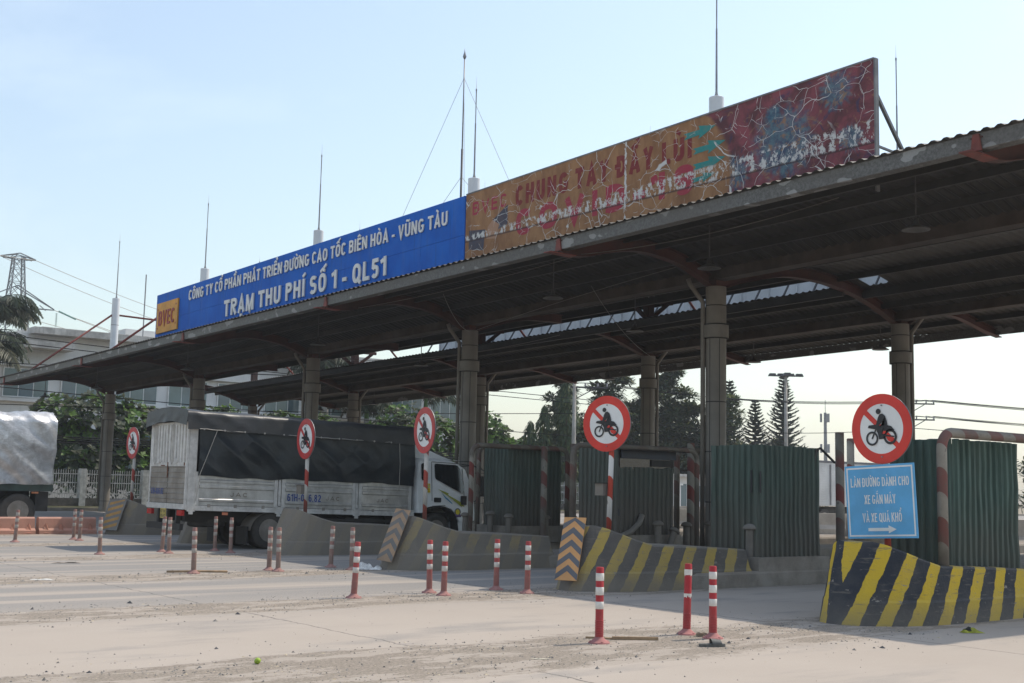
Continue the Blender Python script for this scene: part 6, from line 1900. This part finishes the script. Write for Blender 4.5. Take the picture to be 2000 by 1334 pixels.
# pylon
py_ = thing('lattice_pylon', 'grey steel lattice pylon with insulators behind the palms', 'pylon', (41.3, 140, 0))
mb = MB()
def pw(z): return 3.2 - (3.2 - 0.75) * min(1, z / 22.0) if z < 22 else 0.75 - 0.25 * (z - 22) / 4
lv = [0, 4.5, 8.5, 12, 15, 17.5, 19.6, 21.4, 23, 24.5, 25.8]
for a, b in zip(lv, lv[1:]):
    for sx, sy in ((-1, -1), (1, -1), (1, 1), (-1, 1)):
        mb.bar((sx * pw(a), sy * pw(a), a), (sx * pw(b), sy * pw(b), b), 0.12, 0.12)
    for (s0, s1) in (((-1, -1), (1, -1)), ((1, -1), (1, 1)), ((1, 1), (-1, 1)), ((-1, 1), (-1, -1))):
        mb.bar((s0[0] * pw(a), s0[1] * pw(a), a), (s1[0] * pw(b), s1[1] * pw(b), b), 0.055, 0.055)
        mb.bar((s1[0] * pw(a), s1[1] * pw(a), a), (s0[0] * pw(b), s0[1] * pw(b), b), 0.055, 0.055)
        mb.bar((s0[0] * pw(b), s0[1] * pw(b), b), (s1[0] * pw(b), s1[1] * pw(b), b), 0.055, 0.055)
mb.build('lattice_tower', M['lattice'], py_)
for z, L in ((25.6, 1.9), (20.2, 4.3)):
    for sg in (-1, 1):
        mb = MB()
        for yy in (-0.6, 0.6):
            mb.bar((0, yy, z), (sg * L, 0, z + 0.1), 0.1, 0.1).bar((0, yy, z + (0.6 if L < 2 else 2.4)), (sg * L, 0, z + 0.15), 0.1, 0.1)
        for q in (0.3, 0.55, 0.8): mb.bar((sg * L * q, 0.3, z), (sg * L * (q - 0.2), -0.3, z + (1 - q) * (0.6 if L < 2 else 2.2)), 0.07, 0.07)
        mb.build('crossarm', M['lattice'], py_)
M['insul'] = pm('green_insulator', (0.12, 0.25, 0.22), 0.3, 0.1)
ins = MB()
for k in range(12): ins.lathe([(0.03, 0), (0.14, 0.03), (0.03, 0.08)], 8, (4.6, 0, 19.9 - 0.13 * k))
ins.build('insulator', M['insul'], py_)
ins = MB()
for k in range(14):
    ins.lathe([(0.03, -0.03), (0.11, 0.0), (0.03, 0.03)], 8, (5.0 + 0.20 * k, 0.3 + 0.17 * k, 20.25 - 0.03 * k), axis='y')
ins.build('insulator', M['insul'], py_)
for a, b, s in (((43.2, 140, 25.7), (113, 200, 26), 1.5), ((39.4, 140, 25.7), (109, 203, 25), 1.5), ((45.6, 140, 20.3), (116, 198, 19.0), 1.2), ((45.6, 140, 20.3), (118, 196, 17.5), 1.4), ((37.0, 140, 20.3), (108, 204, 22), 1.2),
                ((43.2, 140, 25.7), (0, 118, 26), 1.0), ((37, 140, 20.3), (-8, 122, 22), 1.0)):
    wire(a, b, s, 0.035, 'thin high-voltage line running from the lattice pylon', 'wirelt')

# small white guard house beyond the plaza
gh = thing('guard_house', 'low white guard house with a pillar seen past the torn booth', 'building', (57.0, 54.5, 0))
MB().box(-2.5, 4.5, 0, 3, -0.05, 2.45).build('wall', M['bwall'], gh)
MB().box(-2.8, 4.8, -0.5, 3.3, 2.453, 2.62).build('roof', M['bstain'], gh)
MB().box(-1.2, -0.55, -1.1, -0.5, -0.05, 1.9).box(-1.3, -0.45, -1.2, -0.4, 1.903, 2.0).build('pillar', M['bwall'], gh)
MB().box(0.3, 1.1, -0.03, -0.003, 0.05, 2.0).build('door', M['bglass'], gh)
MB().box(1.7, 2.9, -0.03, -0.003, 0.9, 1.9).build('window', M['bglass'], gh)

# parked box truck beyond
bx = thing('box_truck', 'silver box truck standing in the sun beyond the slotted booth', 'truck', (46.9, 36.1, 0))
M['boxs'] = pm('silver_box', (0.55, 0.55, 0.55), 0.45, 0.12, 1.0, metal=0.3, streak=0.1)
mb = MB(); v = []; f = []; prof = []
for i in range(26):
    z = 1.02 + i * 0.077; prof += [(z, 0.0), (z + 0.05, 0.0), (z + 0.055, 0.012), (z + 0.072, 0.012)]
for x in (0, 5.6):
    for z, d in prof: v.append((x, -d, z))
N = len(prof)
for k in range(N - 1): f.append((k, N + k, N + k + 1, k + 1))
mb.add(v, f); mb.box(0, 5.6, 0.02, 2.2, 1.0, 3.02)
mb.build('box_body', M['boxs'], bx)
MB().box(-0.03, 5.63, -0.04, 2.24, 3.022, 3.12).build('roof_edge', M['chev'], bx)
MB().box(-0.05, 0.0, -0.03, 2.23, 0.95, 3.02).build('rear_frame', M['chev'], bx)
for a in (1.4, 2.25): MB().box(a, a + 0.07, -0.05, -0.013, 1.05, 2.95).build('door_bar', M['rod'], bx)
MB().box(0, 7.4, 0.3, 1.9, 0.6, 0.94).build('chassis', M['chassis'], bx)
for wx in (1.1, 6.6):
    wheel(wx, 0.2, 0.44, 0.26, bx, -1); wheel(wx, 2.0, 0.44, 0.26, bx, 1)
MB().prism(rounded([(5.75, 0.6), (7.5, 0.6), (7.45, 1.5), (7.1, 2.3), (5.75, 2.35)], 0.12), 'y', 0.05, 2.15).build('cab', M['twhite'], bx, True, ang=40)

# loose concrete blocks beyond the islands
def block(x, y, L, w, h, rz, label):
    mb = MB()
    pr = [(-w / 2, -0.03), (w / 2, -0.03), (w / 2, h * 0.25), (w * 0.32, h * 0.45), (w * 0.25, h), (-w * 0.25, h), (-w * 0.32, h * 0.45), (-w / 2, h * 0.25)]
    mb.prism(pr, 'x', -L / 2, L / 2)
    o = mb.build('concrete_block', M['concrete'], None, False, (x, y, 0)); o.rotation_euler = (0, 0, rz)
    tag(o, label, 'barrier', 'concrete blocks beyond the plaza')
block(32.6, 22.6, 3.2, 0.9, 0.98, R(62), 'sunlit concrete block between the striped post and the notice board')
block(35.0, 20.6, 3.0, 0.9, 0.9, R(-30), 'sunlit concrete block lying behind the notice board')
block(36.5, 33.6, 4.2, 0.9, 0.85, R(-40), 'sunlit concrete block past the booth with torn awning')
block(40.0, 30.5, 4.2, 0.9, 0.8, R(-40), 'sunlit concrete block between the post and the wide column')
block(46.0, 42.0, 4.2, 0.9, 0.8, R(-40), 'far sunlit concrete block before the guard house')

# ------------------------------------------------------------------ litter and gravel
def gravel():
    rg = random.Random(5)
    sets = {'stoneg': MB(), 'stonep': MB(), 'stoned': MB()}
    def stone(mb, x, y, s, flat_):
        o = []
        rz = rg.uniform(0, 6.28); c, q = math.cos(rz), math.sin(rz)
        for a, b, h in ((1, 0, 0.1), (0.3, 0.9, 0.15), (-0.8, 0.6, 0.05), (-0.7, -0.7, 0.12), (0.4, -0.9, 0.08), (0.05, 0.0, 1.0)):
            a *= rg.uniform(0.7, 1.2) * s; b *= rg.uniform(0.5, 0.9) * s; h *= s * flat_ * rg.uniform(0.7, 1.1)
            o.append((x + a * c - b * q, y + a * q + b * c, h - 0.002 if h < s * 0.3 * flat_ else h))
        mb.add(o, [(0, 1, 5), (1, 2, 5), (2, 3, 5), (3, 4, 5), (4, 0, 5)])
    for k in range(14000):
        i = rg.choices(range(6), (0.42, 0.27, 0.16, 0.08, 0.05, 0.02))[0]
        x = rg.uniform(1.5, 13.0)
        y = ISL[i] - 0.1 + rg.gauss(0, 0.55 if i else 0.72)
        s = rg.choice((0.004, 0.006, 0.008, 0.011)) * (1 + 0.09 * i) * (1.0 if rg.random() < 0.95 else rg.uniform(1.3, 2.6))
        if rnoise(x * 0.9, y * 1.6, 3.3) < -0.05 and rg.random() < 0.75: continue
        kd = rg.choices(('stoneg', 'stonep', 'stoned'), (0.50, 0.42, 0.08))[0]
        stone(sets[kd], x, y, s * 1.3, 0.8 if kd != 'stonep' else 0.35)
    for k in range(220):
        x = rg.uniform(2, 14); y = rg.uniform(5.0, 14)
        stone(sets[rg.choice(('stoneg', 'stoned'))], x, y, rg.uniform(0.004, 0.009), 0.8)
    for kd, mb in sets.items():
        tag(mb.build('gravel', M[kd]), {'stoneg': 'grey grit strewn over the dusty strips', 'stonep': 'pale chips strewn over the dusty strips', 'stoned': 'dark pebbles strewn over the dusty strips'}[kd], 'gravel', kind='stuff')
gravel()
# green fruit
rng.seed(2)
fr_ = MB().lathe([(0.004, -0.035), (0.022, -0.028), (0.036, -0.008), (0.036, 0.010), (0.024, 0.028), (0.008, 0.038), (0.002, 0.036)], 14)
o = fr_.build('green_fruit', pm('green_fruit_skin', (0.30, 0.42, 0.04), 0.4, 0.25, 30), None, True, (5.08, 9.74, 0.026)); o.rotation_euler = (R(70), 0, R(40)); o.scale = (0.75, 0.75, 0.8)
tag(o, 'small green fruit lying on the dusty strip', 'fruit')
# slipper
M['rubber'] = pm('grey_rubber', (0.10, 0.105, 0.10), 0.7, 0.2, 20, dust=0.15)
sl = thing('slipper', 'grey rubber slipper lying on the road near the posts', 'slipper', (9.53, 8.58, 0.0), R(-28))
outl = [(-0.135, 0.0), (-0.125, 0.036), (-0.07, 0.044), (0.0, 0.040), (0.06, 0.052), (0.11, 0.050), (0.14, 0.025), (0.145, -0.005), (0.125, -0.038), (0.06, -0.050), (0.0, -0.040), (-0.07, -0.042), (-0.125, -0.034)]
MB().prism(outl[::-1], 'z', 0.0, 0.028).build('sole', M['rubber'], sl)
MB().grid(lambda u, v: (-0.005 + 0.10 * u - 0.01 * math.sin(PI * v), 0.052 * math.cos(PI * v), 0.026 + (0.055 - 0.012 * u) * math.sin(PI * v)), 6, 12).build('strap', M['rubber'], sl, True)
# plank, stick, cardboard, bag, cloth, paper
o = MB().box(-0.24, 0.24, -0.02, 0.02, 0, 0.03).build('wooden_plank', M['woodlt'], None, False, (9.22, 9.36, 0.003)); o.rotation_euler = (0, 0, R(-36)); tag(o, 'short wooden plank lying beside the clean red post', 'plank')
o = MB().tube([(-0.14, 0, 0.012), (0, 0.006, 0.014), (0.14, -0.004, 0.012)], 0.011, 6).build('wood_stick', M['woodlt'], None, True, (8.93, 9.6, 0)); o.rotation_euler = (0, 0, R(-48)); tag(o, 'thin brown stick touching the wooden plank', 'stick')
o = MB().tube([(-0.5, 0, 0.02), (0, 0.02, 0.025), (0.5, 0, 0.02)], 0.02, 6).build('bamboo_stick', M['woodlt'], None, True, (9.1, 19.75, 0)); o.rotation_euler = (0, 0, R(-20)); tag(o, 'yellowish bamboo stick lying across the lone dusty post', 'stick')
def crumple(name, col, loc, sx, sy, h, label, cat, seed, rough=0.8):
    mb = MB().grid(lambda u, v: ((u - 0.5) * sx + 0.05 * rnoise(v * 3, seed), (v - 0.5) * sy + 0.05 * rnoise(u * 3, seed + 4), 0.004 + h * abs(rnoise(u * 3 + seed, v * 3, seed)) * math.sin(PI * u) ** 0.5 * math.sin(PI * v) ** 0.5), 14, 10)
    o = mb.build(name, pm(name + '_mat', col, rough, 0.3, 12), None, False, loc); tag(o, label, cat); return o
crumple('cardboard_scrap', (0.26, 0.20, 0.14), (10.08, 9.2, 0), 0.16, 0.10, 0.09, 'crumpled brown scrap beside the post with torn bands', 'litter', 1.3).rotation_euler = (0, 0, R(-30))
crumple('plastic_bag', (0.72, 0.70, 0.66), (12.3, 19.5, 0), 0.55, 0.36, 0.28, 'crumpled white plastic bag at the foot of the dusty barrier', 'litter', 2.7).rotation_euler = (0, 0, R(-40))
crumple('cloth_scrap', (0.33, 0.33, 0.04), (13.23, 7.92, 0), 0.26, 0.13, 0.09, 'crumpled yellow-green scrap in front of the striped barrier', 'litter', 4.1).rotation_euler = (0, 0, R(-40))
crumple('dark_scrap', (0.02, 0.022, 0.02), (13.20, 7.97, 0.02), 0.12, 0.08, 0.09, 'crumpled black scrap on the yellow-green scrap', 'litter', 5.6).rotation_euler = (0, 0, R(-40))
crumple('paper_scrap', (0.66, 0.63, 0.58), (6.35, 19.15, 0), 0.34, 0.10, 0.03, 'flat white paper strip on the far dusty strip', 'litter', 6.6).rotation_euler = (0, 0, R(-35))
crumple('paper_scrap', (0.70, 0.67, 0.60), (9.2, 9.52, 0), 0.16, 0.08, 0.06, 'small white paper behind the wooden plank', 'litter', 7.9).rotation_euler = (0, 0, R(-30))
crumple('paper_scrap', (0.60, 0.54, 0.42), (7.4, 8.75, 0), 0.16, 0.03, 0.01, 'thin pale paper strip on the nearest dusty strip', 'litter', 8.8).rotation_euler = (0, 0, R(-20))
crumple('twig_scrap', (0.06, 0.055, 0.05), (7.9, 22.7, 0), 0.5, 0.04, 0.05, 'dark twig lying in the far lane', 'litter', 9.3).rotation_euler = (0, 0, R(-15))

# ------------------------------------------------------------------ dusty air
hm = bpy.data.materials.new('dusty_air'); hm.use_nodes = True
hm.node_tree.nodes.clear()
ho = hm.node_tree.nodes.new('ShaderNodeOutputMaterial'); hv = hm.node_tree.nodes.new('ShaderNodeVolumePrincipled')
hv.inputs['Color'].default_value = (0.90, 0.93, 0.97, 1); hv.inputs['Density'].default_value = 0.0006; hv.inputs['Anisotropy'].default_value = 0.3
hm.node_tree.links.new(hv.outputs[0], ho.inputs['Volume'])
hz = MB().box(-520, 720, -520, 720, -1.6, 32.0).build('haze', hm)
tag(hz, kind='stuff')
